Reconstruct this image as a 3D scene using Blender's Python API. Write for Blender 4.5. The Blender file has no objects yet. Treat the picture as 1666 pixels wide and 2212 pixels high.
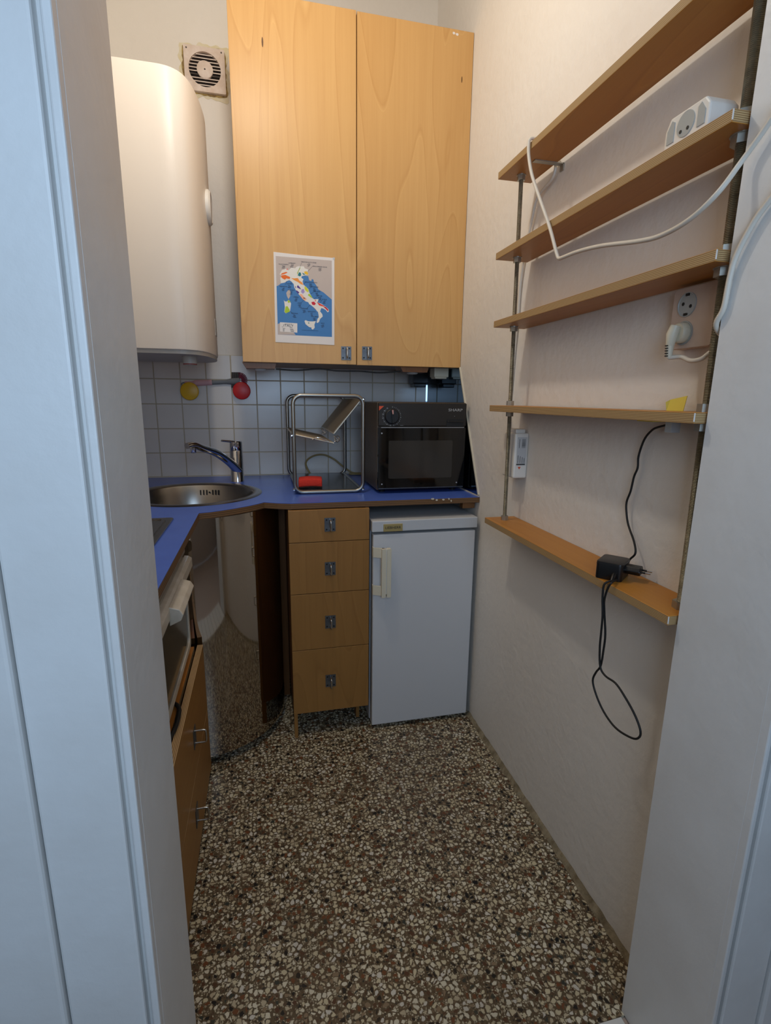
import bpy, bmesh, math, random
from mathutils import Vector, Matrix
from mathutils.geometry import tessellate_polygon
random.seed(7)
R = math.radians
S = bpy.context.scene
C = S.collection

# ------------------------------------------------------------------ camera
FPX, CX, CY, H = 1111.0, 833.0, 1106.0, 1.29          # pixels, pixels, camera height in metres
_down = Vector((-62, 5044, FPX)).normalized()          # vertical vanishing point
_fy = Vector((-268, -248, FPX)); _fy = (_fy - _down * _fy.dot(_down)).normalized()
AZ = -_down; AY = _fy; AX = AY.cross(AZ)
CAM = Vector((0, 0, H))
def ray(u, v):
    c = Vector((u - CX, v - CY, FPX)); return Vector((AX.dot(c), AY.dot(c), AZ.dot(c)))
def onx(u, v, x): r = ray(u, v); return CAM + r * (x / r.x)
def ony(u, v, y): r = ray(u, v); return CAM + r * (y / r.y)
def onz(u, v, z): r = ray(u, v); return CAM + r * ((z - H) / r.z)
cd = bpy.data.cameras.new('camera'); cam = bpy.data.objects.new('camera', cd); C.objects.link(cam)
rt = Vector((AX.x, AY.x, AZ.x)); dn = Vector((AX.y, AY.y, AZ.y)); fw = Vector((AX.z, AY.z, AZ.z))
m = Matrix((rt, -dn, -fw)).transposed().to_4x4(); m.translation = CAM
cam.matrix_world = m
cd.sensor_fit = 'VERTICAL'; cd.sensor_height = 36.0; cd.lens = 36.0 * FPX / 2212.0; cd.clip_start = 0.02
S.camera = cam

# ------------------------------------------------------------------ light and exposure
S.view_settings.view_transform = 'Standard'; S.view_settings.look = 'None'
S.view_settings.gamma = 1.0; S.view_settings.use_curve_mapping = False
S.view_settings.exposure = 0.0
W = bpy.data.worlds.new('world'); S.world = W; W.use_nodes = True
W.node_tree.nodes['Background'].inputs[0].default_value = (0.55, 0.72, 1.0, 1)
W.node_tree.nodes['Background'].inputs[1].default_value = 0.25
LAMP = Vector((0.0, 1.34, 2.55)); LAMP_W = 16.5; LAMP_COL = (1.0, 0.93, 0.83)
DAY_W = 14.5; DAY_COL = (0.53, 0.735, 1.0)
al = bpy.data.lights.new('hall_daylight', 'AREA'); al.shape = 'RECTANGLE'; al.size = 0.9; al.size_y = 0.8
al.energy = DAY_W; al.color = DAY_COL
ao = bpy.data.objects.new('hall_daylight', al); C.objects.link(ao)
ao.location = (0.10, -0.60, 1.58); ao.rotation_euler = (R(90), 0, 0)

# ------------------------------------------------------------------ materials
def lin(c):
    out = []
    for x in c:
        x = x / 255.0
        out.append(x / 12.92 if x <= 0.04045 else ((x + 0.055) / 1.055) ** 2.4)
    return tuple(out) + (1.0,)
MATS = {}
def new_mat(name):
    mt = bpy.data.materials.new(name); mt.use_nodes = True; MATS[name] = mt
    nt = mt.node_tree; return mt, nt, nt.nodes['Principled BSDF']
def node(nt, t, **kw):
    n = nt.nodes.new(t)
    for k, v in kw.items():
        if k in n.inputs.keys(): n.inputs[k].default_value = v
        else: setattr(n, k, v)
    return n
def plain(name, rgb, rough=0.5, metal=0.0, vary=None, bump=None, spec=None, aniso=None):
    mt, nt, b = new_mat(name); c = lin(rgb)
    b.inputs['Base Color'].default_value = c; b.inputs['Roughness'].default_value = rough; b.inputs['Metallic'].default_value = metal
    if spec is not None: b.inputs['Specular IOR Level'].default_value = spec
    tc = None
    if vary or bump: tc = node(nt, 'ShaderNodeTexCoord')
    if vary:                                   # (scale, second colour, contrast)
        n = node(nt, 'ShaderNodeTexNoise', Scale=vary[0], Detail=6.0, Roughness=0.6)
        nt.links.new(tc.outputs['Object'], n.inputs['Vector'])
        r = node(nt, 'ShaderNodeValToRGB'); r.color_ramp.elements[0].position = 0.5 - vary[2]; r.color_ramp.elements[1].position = 0.5 + vary[2]
        r.color_ramp.elements[0].color = lin(vary[1]); r.color_ramp.elements[1].color = c
        nt.links.new(n.outputs['Fac'], r.inputs['Fac']); nt.links.new(r.outputs['Color'], b.inputs['Base Color'])
    if bump:                                   # (scale, strength, distance)
        n2 = node(nt, 'ShaderNodeTexNoise', Scale=bump[0], Detail=5.0)
        nt.links.new(tc.outputs['Object'], n2.inputs['Vector'])
        bp = node(nt, 'ShaderNodeBump', Strength=bump[1], Distance=bump[2])
        nt.links.new(n2.outputs['Fac'], bp.inputs['Height']); nt.links.new(bp.outputs['Normal'], b.inputs['Normal'])
    return mt
def wood(name, light, dark, axis='z', rough=0.42, spec=0.4, ring=1.0, amount=1.0):
    mt, nt, b = new_mat(name)
    tc = node(nt, 'ShaderNodeTexCoord'); oi = node(nt, 'ShaderNodeObjectInfo')
    mul = node(nt, 'ShaderNodeMath', operation='MULTIPLY'); mul.inputs[1].default_value = 7.0
    nt.links.new(oi.outputs['Random'], mul.inputs[0])
    add = node(nt, 'ShaderNodeVectorMath', operation='ADD')
    nt.links.new(tc.outputs['Object'], add.inputs[0]); nt.links.new(mul.outputs[0], add.inputs[1])
    s = {'z': (1, 1, .13), 'y': (1, .13, 1), 'x': (.13, 1, 1)}[axis]
    mp = node(nt, 'ShaderNodeMapping'); mp.inputs['Scale'].default_value = s
    nt.links.new(add.outputs[0], mp.inputs['Vector'])
    big = node(nt, 'ShaderNodeTexNoise', Scale=3.2 * ring, Detail=2.0, Roughness=0.45, Distortion=0.3)
    nt.links.new(mp.outputs[0], big.inputs['Vector'])
    k = node(nt, 'ShaderNodeMath', operation='MULTIPLY'); k.inputs[1].default_value = 17.0
    nt.links.new(big.outputs['Fac'], k.inputs[0])
    fr = node(nt, 'ShaderNodeMath', operation='FRACT'); nt.links.new(k.outputs[0], fr.inputs[0])
    rp = node(nt, 'ShaderNodeValToRGB'); e = rp.color_ramp.elements
    e[0].position = 0.0; e[0].color = (0.35, 0.35, 0.35, 1); e[1].position = 1.0; e[1].color = (0.0, 0.0, 0.0, 1)
    x = e.new(0.86); x.color = (0.62, 0.62, 0.62, 1); x = e.new(0.93); x.color = (1, 1, 1, 1)
    nt.links.new(fr.outputs[0], rp.inputs['Fac'])
    fine = node(nt, 'ShaderNodeTexNoise', Scale=70.0, Detail=4.0, Roughness=0.7)
    mp2 = node(nt, 'ShaderNodeMapping'); mp2.inputs['Scale'].default_value = tuple(0.18 * q if q < 1 else q for q in s)
    nt.links.new(add.outputs[0], mp2.inputs['Vector']); nt.links.new(mp2.outputs[0], fine.inputs['Vector'])
    patch = node(nt, 'ShaderNodeTexNoise', Scale=2.5, Detail=3.0); nt.links.new(mp.outputs[0], patch.inputs['Vector'])
    a1 = node(nt, 'ShaderNodeMath', operation='MULTIPLY'); a1.inputs[1].default_value = 0.30 * amount; nt.links.new(rp.outputs['Color'], a1.inputs[0])
    a2 = node(nt, 'ShaderNodeMath', operation='MULTIPLY_ADD'); a2.inputs[1].default_value = 0.35 * amount; nt.links.new(fine.outputs['Fac'], a2.inputs[0]); nt.links.new(a1.outputs[0], a2.inputs[2])
    a3 = node(nt, 'ShaderNodeMath', operation='MULTIPLY_ADD'); a3.inputs[1].default_value = 0.45 * amount; nt.links.new(patch.outputs['Fac'], a3.inputs[0]); nt.links.new(a2.outputs[0], a3.inputs[2])
    mx = node(nt, 'ShaderNodeMix', data_type='RGBA')
    nt.links.new(a3.outputs[0], mx.inputs['Factor']); mx.inputs[6].default_value = lin(light); mx.inputs[7].default_value = lin(dark)
    nt.links.new(mx.outputs[2], b.inputs['Base Color'])
    b.inputs['Roughness'].default_value = rough; b.inputs['Specular IOR Level'].default_value = spec
    return mt
def ply(name, light, dark, axis=2, layers=270.0, rough=0.7):
    mt, nt, b = new_mat(name)
    tc = node(nt, 'ShaderNodeTexCoord'); sp = node(nt, 'ShaderNodeSeparateXYZ'); nt.links.new(tc.outputs['Object'], sp.inputs[0])
    ns = node(nt, 'ShaderNodeTexNoise', Scale=14.0, Detail=4.0); nt.links.new(tc.outputs['Object'], ns.inputs['Vector'])
    ma = node(nt, 'ShaderNodeMath', operation='MULTIPLY_ADD'); ma.inputs[1].default_value = 0.0010
    nt.links.new(ns.outputs['Fac'], ma.inputs[0]); nt.links.new(sp.outputs[axis], ma.inputs[2])
    k = node(nt, 'ShaderNodeMath', operation='MULTIPLY'); k.inputs[1].default_value = layers; nt.links.new(ma.outputs[0], k.inputs[0])
    fr = node(nt, 'ShaderNodeMath', operation='FRACT'); nt.links.new(k.outputs[0], fr.inputs[0])
    rp = node(nt, 'ShaderNodeValToRGB'); e = rp.color_ramp.elements
    e[0].position = 0.42; e[0].color = lin(light); e[1].position = 0.58; e[1].color = lin(dark)
    x = e.new(0.92); x.color = lin(dark); x = e.new(1.0); x.color = lin(light)
    nt.links.new(fr.outputs[0], rp.inputs['Fac']); nt.links.new(rp.outputs['Color'], b.inputs['Base Color'])
    b.inputs['Roughness'].default_value = rough
    return mt
def terrazzo(name):
    mt, nt, b = new_mat(name)
    tc = node(nt, 'ShaderNodeTexCoord')
    wob = node(nt, 'ShaderNodeTexNoise', Scale=55.0, Detail=2.0); nt.links.new(tc.outputs['Object'], wob.inputs['Vector'])
    sc = node(nt, 'ShaderNodeVectorMath', operation='SCALE'); sc.inputs['Scale'].default_value = 0.012; nt.links.new(wob.outputs['Color'], sc.inputs[0])
    ad = node(nt, 'ShaderNodeVectorMath', operation='ADD'); nt.links.new(tc.outputs['Object'], ad.inputs[0]); nt.links.new(sc.outputs[0], ad.inputs[1])
    def chips(scale, stops, edge, keep):
        v = node(nt, 'ShaderNodeTexVoronoi', Scale=scale); v.voronoi_dimensions = '2D'
        d = node(nt, 'ShaderNodeTexVoronoi', Scale=scale); d.voronoi_dimensions = '2D'; d.feature = 'DISTANCE_TO_EDGE'
        nt.links.new(ad.outputs[0], v.inputs['Vector']); nt.links.new(ad.outputs[0], d.inputs['Vector'])
        sp = node(nt, 'ShaderNodeSeparateColor'); nt.links.new(v.outputs['Color'], sp.inputs[0])
        rp = node(nt, 'ShaderNodeValToRGB'); rp.color_ramp.interpolation = 'CONSTANT'; e = rp.color_ramp.elements
        e[0].position = 0; e[0].color = lin(stops[0][1]); e[1].position = stops[1][0]; e[1].color = lin(stops[1][1])
        for p, c in stops[2:]:
            x = e.new(p); x.color = lin(c)
        nt.links.new(sp.outputs[0], rp.inputs['Fac'])
        # chip edges: threshold varies per chip so chips differ in size
        th = node(nt, 'ShaderNodeMath', operation='MULTIPLY_ADD'); th.inputs[1].default_value = edge * 2.2; th.inputs[2].default_value = edge
        nt.links.new(sp.outputs[1], th.inputs[0])
        gt = node(nt, 'ShaderNodeMath', operation='SUBTRACT'); nt.links.new(d.outputs['Distance'], gt.inputs[0]); nt.links.new(th.outputs[0], gt.inputs[1])
        st = node(nt, 'ShaderNodeMath', operation='MULTIPLY'); st.inputs[1].default_value = 14.0; st.use_clamp = True; nt.links.new(gt.outputs[0], st.inputs[0])
        rd = node(nt, 'ShaderNodeMath', operation='MULTIPLY_ADD'); rd.inputs[1].default_value = 0.26; rd.inputs[2].default_value = 0.36
        nt.links.new(sp.outputs[2], rd.inputs[0])
        rs = node(nt, 'ShaderNodeMath', operation='SUBTRACT'); nt.links.new(rd.outputs[0], rs.inputs[0]); nt.links.new(v.outputs['Distance'], rs.inputs[1])
        rm = node(nt, 'ShaderNodeMath', operation='MULTIPLY'); rm.inputs[1].default_value = 14.0; rm.use_clamp = True; nt.links.new(rs.outputs[0], rm.inputs[0])
        st0 = st; st = node(nt, 'ShaderNodeMath', operation='MINIMUM'); nt.links.new(st0.outputs[0], st.inputs[0]); nt.links.new(rm.outputs[0], st.inputs[1])
        kp = node(nt, 'ShaderNodeMath', operation='LESS_THAN'); kp.inputs[1].default_value = keep; nt.links.new(sp.outputs[2], kp.inputs[0])
        mk = node(nt, 'ShaderNodeMath', operation='MULTIPLY'); nt.links.new(st.outputs[0], mk.inputs[0]); nt.links.new(kp.outputs[0], mk.inputs[1])
        return rp.outputs['Color'], mk.outputs[0]
    big = [(0, (214, 204, 178)), (.24, (200, 186, 152)), (.44, (184, 168, 138)), (.58, (206, 198, 182)), (.68, (136, 114, 88)), (.73, (112, 66, 38)), (.81, (84, 54, 36)), (.87, (20, 20, 21)), (.965, (52, 56, 50))]
    sm = [(0, (190, 178, 150)), (.35, (150, 136, 112)), (.55, (112, 92, 70)), (.72, (84, 60, 44)), (.86, (44, 42, 40))]
    c1, k1 = chips(82.0, big, 0.055, 0.92)
    c2, k2 = chips(185.0, sm, 0.05, 0.92)
    m1 = node(nt, 'ShaderNodeMix', data_type='RGBA'); m1.inputs[6].default_value = lin((90, 75, 54)); nt.links.new(k2, m1.inputs['Factor']); nt.links.new(c2, m1.inputs[7])
    m2 = node(nt, 'ShaderNodeMix', data_type='RGBA'); nt.links.new(k1, m2.inputs['Factor']); nt.links.new(m1.outputs[2], m2.inputs[6]); nt.links.new(c1, m2.inputs[7])
    dirt = node(nt, 'ShaderNodeTexNoise', Scale=3.0, Detail=6.0, Roughness=0.65); nt.links.new(tc.outputs['Object'], dirt.inputs['Vector'])
    rp = node(nt, 'ShaderNodeValToRGB'); rp.color_ramp.elements[0].position = 0.52; rp.color_ramp.elements[1].position = 0.78
    rp.color_ramp.elements[0].color = (0, 0, 0, 1); rp.color_ramp.elements[1].color = (.45, .45, .45, 1); nt.links.new(dirt.outputs['Fac'], rp.inputs['Fac'])
    m3 = node(nt, 'ShaderNodeMix', data_type='RGBA'); nt.links.new(rp.outputs['Color'], m3.inputs['Factor']); nt.links.new(m2.outputs[2], m3.inputs[6]); m3.inputs[7].default_value = lin((92, 76, 56))
    nt.links.new(m3.outputs[2], b.inputs['Base Color'])
    b.inputs['Roughness'].default_value = 0.33; b.inputs['Specular IOR Level'].default_value = 0.35
    return mt

M_WALL = plain('wall_paint', (234, 229, 221), 0.75, vary=(1.6, (224, 217, 207), .25), bump=(38.0, .22, .01))
M_CEIL = plain('ceiling_paint', (222, 214, 202), 0.85)
M_TRIM = plain('gloss_trim_paint', (222, 222, 220), 0.38, vary=(5.0, (212, 210, 206), .2), bump=(60.0, .10, .006))
M_FLOOR = terrazzo('terrazzo')
M_HALLW = plain('hall_wall_paint', (178, 166, 158), 0.8)
M_HALLF = plain('hall_floor_tile', (176, 156, 142), 0.5)
M_GROUT = plain('grout', (186, 174, 152), 0.9)
M_TILE = plain('wall_tile', (222, 218, 213), 0.22, vary=(3.0, (210, 206, 202), .3), bump=(22.0, .06, .006))
M_WTILE = plain('white_floor_tile', (214, 212, 206), 0.35)
M_CAB = wood('birch_front', (226, 184, 122), (180, 130, 70), 'z')
M_DRAW = wood('shaded_birch_front', (174, 126, 68), (119, 80, 35), 'z', amount=.9)  # birch colour darkened to stand in for the weaker light on the drawers
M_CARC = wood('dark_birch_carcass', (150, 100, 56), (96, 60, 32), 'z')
M_LEFT = wood('birch_left_front', (178, 128, 62), (128, 84, 36), 'y', amount=.9)
M_SHELF = wood('shelf_veneer', (204, 142, 60), (150, 92, 24), 'y', amount=1.0)
M_PLY = ply('plywood_edge', (186, 156, 108), (134, 100, 62), layers=360.0)
M_PLYX = ply('plywood_edge_upright', (196, 164, 116), (122, 84, 48), axis=0)
M_PLYEDGE = ply('worktop_edge', (122, 88, 52), (84, 57, 31), layers=160.0)
M_BLUE = plain('blue_laminate', (78, 108, 196), 0.30, vary=(9.0, (70, 98, 184), .25), spec=0.5)
M_CHROME = plain('chrome', (208, 210, 214), 0.06, 1.0)
M_STEEL = plain('brushed_steel', (150, 146, 140), 0.26, 1.0, bump=(120.0, .03, .002))
M_MIRSTEEL = plain('polished_sheet_steel', (176, 166, 154), 0.05, 1.0, bump=(7.0, .02, .01))
M_MIRROR = plain('dark_mirror', (128, 150, 168), 0.02, 1.0)
M_TUBE = plain('rack_tube_steel', (150, 147, 140), 0.3, 1.0)
M_RACKW = plain('rack_wire_steel', (196, 184, 164), 0.38, 0.85)
M_TRAY = plain('dark_tray', (52, 54, 58), 0.22, 0.4, vary=(30.0, (44, 46, 50), .2))
M_PLATE = plain('handle_plate_zinc', (118, 122, 126), 0.42, 0.9, vary=(60.0, (92, 94, 98), .25))
M_WIRE = plain('handle_wire', (186, 184, 178), 0.25, 1.0)
M_ZINC = plain('zinc_rod', (156, 150, 130), 0.5, 0.7, vary=(40.0, (106, 100, 82), .25))
M_NUT = plain('zinc_nut', (176, 174, 164), 0.4, 0.85)
M_FRIDGE = plain('fridge_enamel', (206, 206, 207), 0.36, bump=(160.0, .05, .002))
M_FRIDGEL = plain('fridge_lid_grey', (194, 196, 198), 0.45)
M_CREAM = plain('cream_plastic', (214, 205, 182), 0.42)
M_GASKET = plain('grey_gasket', (84, 88, 92), 0.6)
M_BADGE = plain('brass_badge', (176, 158, 104), 0.38, 0.3)
M_BLACK = plain('black_plastic', (17, 17, 18), 0.36)
M_BLACKM = plain('black_matte', (14, 14, 14), 0.6)
M_MWPANEL = plain('microwave_panel', (42, 38, 34), 0.45, 0.3)
M_MWSIDE = plain('microwave_case', (84, 72, 60), 0.42, 0.35)
M_GLASS = plain('dark_oven_glass', (10, 10, 11), 0.05, spec=0.6)
M_MWWIN = plain('microwave_window', (50, 48, 45), 0.12, spec=0.5)
M_OVGLASS = plain('brown_oven_glass', (38, 32, 26), 0.09, spec=0.6)
M_OVEN = plain('oven_enamel', (214, 205, 190), 0.34, vary=(18.0, (190, 178, 158), .2))
M_OVSTRIP = plain('oven_vent_strip', (150, 140, 124), 0.6, vary=(20.0, (120, 110, 96), .2))
M_BOIL = plain('boiler_enamel', (232, 221, 208), 0.42)
M_BOILB = plain('boiler_base_grey', (172, 167, 160), 0.45)
M_PAPER = plain('paper', (226, 220, 216), 0.7)
M_SEA = plain('map_sea', (62, 122, 182), 0.6)
M_LAND = plain('map_land', (192, 178, 170), 0.7)
M_ITALY = plain('map_white', (228, 224, 216), 0.7)
M_INK = plain('map_ink', (40, 46, 60), 0.7)
M_MAP = {k: plain('map_' + k, c, 0.7) for k, c in dict(orange=(232, 110, 36), amber=(238, 150, 64), teal=(24, 118, 124), yellow=(238, 188, 40), purple=(84, 56, 140), lilac=(164, 146, 200), lime=(206, 208, 60), green=(172, 200, 50), salmon=(244, 176, 146), crimson=(200, 30, 54), red=(226, 66, 50)).items()}
M_RED = plain('red_plastic', (206, 26, 28), 0.38)
M_YEL = plain('yellow_plastic', (226, 176, 14), 0.38)
M_SPONGE = plain('red_sponge', (214, 52, 36), 0.9, bump=(160.0, .5, .004))
M_SCOUR = plain('scouring_pad', (40, 24, 22), 0.95, bump=(200.0, .5, .003))
M_PINK = plain('pink_plastic', (206, 160, 164), 0.42)
M_GREY = plain('grey_plastic', (104, 108, 112), 0.42)
M_BRIS1 = plain('grey_bristles', (62, 58, 58), 0.7)
M_BRIS2 = plain('plum_bristles', (128, 40, 66), 0.7)
M_WPLAST = plain('white_plastic', (226, 220, 210), 0.4)
M_PEACH = plain('yellowed_plastic', (206, 182, 164), 0.42, vary=(14.0, (190, 166, 148), .2))
M_SOCK = plain('grey_socket_plastic', (166, 168, 164), 0.38)
M_CABLE = plain('white_cable', (210, 202, 188), 0.48)
M_BEIGE = plain('beige_hose', (150, 132, 84), 0.5)
M_NOTE = plain('yellow_note', (226, 204, 84), 0.7)
M_MORTAR = plain('dirty_mortar', (160, 146, 118), 0.9, vary=(20.0, (92, 78, 54), .2), bump=(60.0, .7, .02))
M_SEAL = plain('yellowed_sealant', (184, 160, 96), 0.75, vary=(40.0, (112, 84, 48), .14), bump=(50.0, .6, .01))
M_CAULK = plain('caulk', (206, 198, 178), 0.7, bump=(60.0, .3, .006))
M_DIRT = plain('fan_dust', (84, 74, 68), 0.85, vary=(50.0, (60, 52, 48), .2))
M_LABEL = plain('label_print', (40, 40, 40), 0.6)
M_SILVER = plain('silver_print', (176, 178, 180), 0.4, 0.3)
M_ORANGE = plain('orange_sticker', (214, 78, 36), 0.5)
M_BULB = plain('opal_glass', (240, 236, 226), 0.3)
M_CLIP = plain('clear_plastic', (196, 198, 200), 0.25)
M_LEFTTOP = wood('orange_top_board', (196, 128, 54), (140, 82, 28), 'y')

# ------------------------------------------------------------------ mesh helpers
WORLD = {}
def thing(name, loc, label, cat, group=None):
    o = bpy.data.objects.new(name, None); C.objects.link(o); o.empty_display_size = 0.05
    o.location = loc; WORLD[o.name] = Vector(loc)
    o['label'] = label; o['category'] = cat
    if group: o['group'] = group
    return o
def tag(o, label, cat, group=None):
    o['label'] = label; o['category'] = cat
    if group: o['group'] = group
    return o
def mesh(name, vf, mats, parent=None, smooth=None, struct=False, fm=None, bevel=None, seg=2):
    verts, faces = vf
    verts = [Vector(v) for v in verts]
    lo = Vector((min(v.x for v in verts), min(v.y for v in verts), min(v.z for v in verts)))
    hi = Vector((max(v.x for v in verts), max(v.y for v in verts), max(v.z for v in verts)))
    c = (lo + hi) / 2
    if not parent: c.z = lo.z
    me = bpy.data.meshes.new(name); me.from_pydata([v - c for v in verts], [], faces)
    bm = bmesh.new(); bm.from_mesh(me)
    if fm:
        for i, f in enumerate(bm.faces): f.material_index = fm[i]
    bmesh.ops.recalc_face_normals(bm, faces=bm.faces)
    if bevel: bmesh.ops.bevel(bm, geom=bm.edges[:], offset=bevel, segments=seg, affect='EDGES', profile=0.5, clamp_overlap=True)
    bm.to_mesh(me); bm.free()
    for x in (mats if isinstance(mats, (list, tuple)) else [mats]): me.materials.append(x)
    if smooth:
        me.shade_smooth(); me.set_sharp_from_angle(angle=R(smooth))
    o = bpy.data.objects.new(name, me); C.objects.link(o)
    WORLD[o.name] = c.copy()
    if parent:
        o.parent = parent; o.location = c - WORLD[parent.name]
    else: o.location = c
    if struct: o['kind'] = 'structure'
    return o
def join(*parts):
    V, F = [], []
    for v, f in parts:
        n = len(V); V += [tuple(p) for p in v]; F += [tuple(i + n for i in q) for q in f]
    return V, F
def box(x0, x1, y0, y1, z0, z1):
    return ([(x0, y0, z0), (x1, y0, z0), (x1, y1, z0), (x0, y1, z0), (x0, y0, z1), (x1, y0, z1), (x1, y1, z1), (x0, y1, z1)],
            [(0, 3, 2, 1), (4, 5, 6, 7), (0, 1, 5, 4), (1, 2, 6, 5), (2, 3, 7, 6), (3, 0, 4, 7)])
def prism(poly, a0, a1, axis='z', holes=()):
    """closed polygon (list of 2D points) extruded between a0 and a1 along an axis"""
    def P(p, a): return {'z': (p[0], p[1], a), 'y': (p[0], a, p[1]), 'x': (a, p[0], p[1])}[axis]
    loops = [list(poly)] + [list(h) for h in holes]
    flat = [p for l in loops for p in l]; n = len(flat)
    V = [P(p, a0) for p in flat] + [P(p, a1) for p in flat]
    F = []
    if holes:
        tris = tessellate_polygon([[Vector((p[0], p[1], 0)) for p in l] for l in loops])
        F += [tuple(t) for t in tris] + [tuple(i + n for i in t[::-1]) for t in tris]
    else:
        F += [tuple(range(n)), tuple(range(2 * n - 1, n - 1, -1))]
    b = 0
    for l in loops:
        k = len(l)
        for i in range(k):
            j = (i + 1) % k; F.append((b + i, b + j, b + j + n, b + i + n))
        b += k
    return V, F
def spline(pts, k=6, closed=False):
    pts = [Vector(p) for p in pts]; n = len(pts); out = []
    rng = range(n) if closed else range(n - 1)
    for i in rng:
        p0 = pts[(i - 1) % n] if closed or i > 0 else pts[0] * 2 - pts[1]
        p1 = pts[i]; p2 = pts[(i + 1) % n]
        p3 = pts[(i + 2) % n] if closed or i + 2 < n else p2 * 2 - p1
        for j in range(k):
            t = j / k
            out.append(0.5 * ((2 * p1) + (p2 - p0) * t + (2 * p0 - 5 * p1 + 4 * p2 - p3) * t * t + (3 * p1 - p0 - 3 * p2 + p3) * t ** 3))
    if not closed: out.append(pts[-1])
    return out
def tube(pts, r, n=8, closed=False, flat=1.0):
    pts = [Vector(p) for p in pts]; m = len(pts); V, F = [], []
    T = []
    for i in range(m):
        a = pts[(i - 1) % m] if closed or i else pts[0]; b = pts[(i + 1) % m] if closed or i < m - 1 else pts[-1]
        T.append((b - a).normalized())
    up = Vector((0, 0, 1)) if abs(T[0].z) < 0.9 else Vector((1, 0, 0))
    nrm = (up - T[0] * up.dot(T[0])).normalized()
    for i in range(m):
        if i:
            nrm = nrm - T[i] * nrm.dot(T[i]); nrm.normalize()
        bn = T[i].cross(nrm); rr = r[i] if isinstance(r, (list, tuple)) else r
        for k in range(n):
            a = 2 * math.pi * k / n; V.append(pts[i] + nrm * (math.cos(a) * rr * flat) + bn * (math.sin(a) * rr))
    for i in range(m if closed else m - 1):
        j = (i + 1) % m
        for k in range(n):
            l = (k + 1) % n; F.append((i * n + k, i * n + l, j * n + l, j * n + k))
    if not closed: F += [tuple(range(n - 1, -1, -1)), tuple((m - 1) * n + k for k in range(n))]
    return V, F
def lathe(prof, c, axis='z', n=32):
    """profile of (radius, height) turned about an axis through c"""
    V, F = [], []; c = Vector(c); m = len(prof)
    for (r, h) in prof:
        for k in range(n):
            a = 2 * math.pi * k / n; p, q = r * math.cos(a), r * math.sin(a)
            V.append(c + Vector({'z': (p, q, h), 'y': (p, h, q), 'x': (h, p, q)}[axis]))
    for i in range(m - 1):
        for k in range(n):
            l = (k + 1) % n; F.append((i * n + k, i * n + l, (i + 1) * n + l, (i + 1) * n + k))
    if prof[0][0] > 1e-6: F.append(tuple(range(n)))
    if prof[-1][0] > 1e-6: F.append(tuple((m - 1) * n + k for k in range(n)))
    return V, F
def disc(c, r, h, axis='y', n=24):
    return lathe([(r, 0), (r, h)], c, axis, n)
def rrect(x0, x1, z0, z1, r, n=5):
    P = []
    for cx, cz, a in ((x1 - r, z1 - r, 0), (x0 + r, z1 - r, 90), (x0 + r, z0 + r, 180), (x1 - r, z0 + r, 270)):
        for k in range(n + 1):
            t = R(a + 90 * k / n); P.append((cx + r * math.cos(t), cz + r * math.sin(t)))
    return P
def circle(cx, cy, r, n=48): return [(cx + r * math.cos(2 * math.pi * k / n), cy + r * math.sin(2 * math.pi * k / n)) for k in range(n)]
def text(name, body, size, loc, mat, parent, extrude=0.0004, rot=(90, 0, 0), width=1.0):
    cu = bpy.data.curves.new(name, 'FONT'); cu.body = body; cu.size = size; cu.extrude = extrude
    cu.align_x = 'CENTER'; cu.align_y = 'CENTER'; cu.resolution_u = 2
    tmp = bpy.data.objects.new(name + '_tmp', cu); C.objects.link(tmp)
    dg = bpy.context.evaluated_depsgraph_get(); me = bpy.data.meshes.new_from_object(tmp.evaluated_get(dg)); bpy.data.objects.remove(tmp)
    mw = Matrix.Rotation(R(rot[2]), 4, 'Z') @ Matrix.Rotation(R(rot[1]), 4, 'Y') @ Matrix.Rotation(R(rot[0]), 4, 'X') @ Matrix.Diagonal((width, 1, 1, 1))
    me.transform(mw); me.materials.clear(); me.materials.append(mat); me.name = name
    o = bpy.data.objects.new(name, me); C.objects.link(o); o.parent = parent
    o.location = Vector(loc) - WORLD[parent.name]; WORLD[o.name] = Vector(loc)
    return o
def clone(src, parent, offset):
    """copy of a part (with its sub-parts) moved by an offset"""
    o = src.copy(); C.objects.link(o); o.parent = parent
    w = WORLD[src.name] + Vector(offset); WORLD[o.name] = w
    o.location = w - WORLD[parent.name]
    for ch in src.children:
        c = ch.copy(); C.objects.link(c); c.parent = o; WORLD[c.name] = WORLD[ch.name] + Vector(offset)
    return o

# ------------------------------------------------------------------ the room
XW, XL, YB, YF, ZC = 0.80, -0.77, 2.502, 0.713, 3.0
HB = -.65
mesh('floor', box(XL - .06, XW + .06, .7046, YB + .06, -.06, 0), M_FLOOR, struct=True)
fh = mesh('floor_hall', box(-1.2, 1.5, HB, .7046, -.06, -.006), M_HALLF, struct=True)
tl = None
for i in range(9):
    for j in range(3):
        x0 = -.195 + i * .1; y1 = .7036 - j * .1; off = (i * .1, -j * .1, 0)
        if tl is None: tl = mesh('threshold_tile', box(-.195, -.0985, .6056, .7036, -.0062, .0008), M_WTILE, fh, bevel=.0012, seg=1)
        else: clone(tl, fh, off)
mesh('ceiling', box(-1.2, 1.5, HB, YB + .06, ZC, ZC + .06), M_CEIL, struct=True)
wb = mesh('wall_back', box(XL - .06, XW + .06, YB, YB + .06, 0, ZC), [M_WALL], struct=True)
mesh('wall_left', box(XL - .06, XL, YF - .05, YB, 0, ZC), M_WALL, struct=True)
mesh('wall_right', box(XW, XW + .06, YF - .05, YB, 0, ZC), M_WALL, struct=True)
XJL, XJR, YJ = -.147, .710, .535
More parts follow.
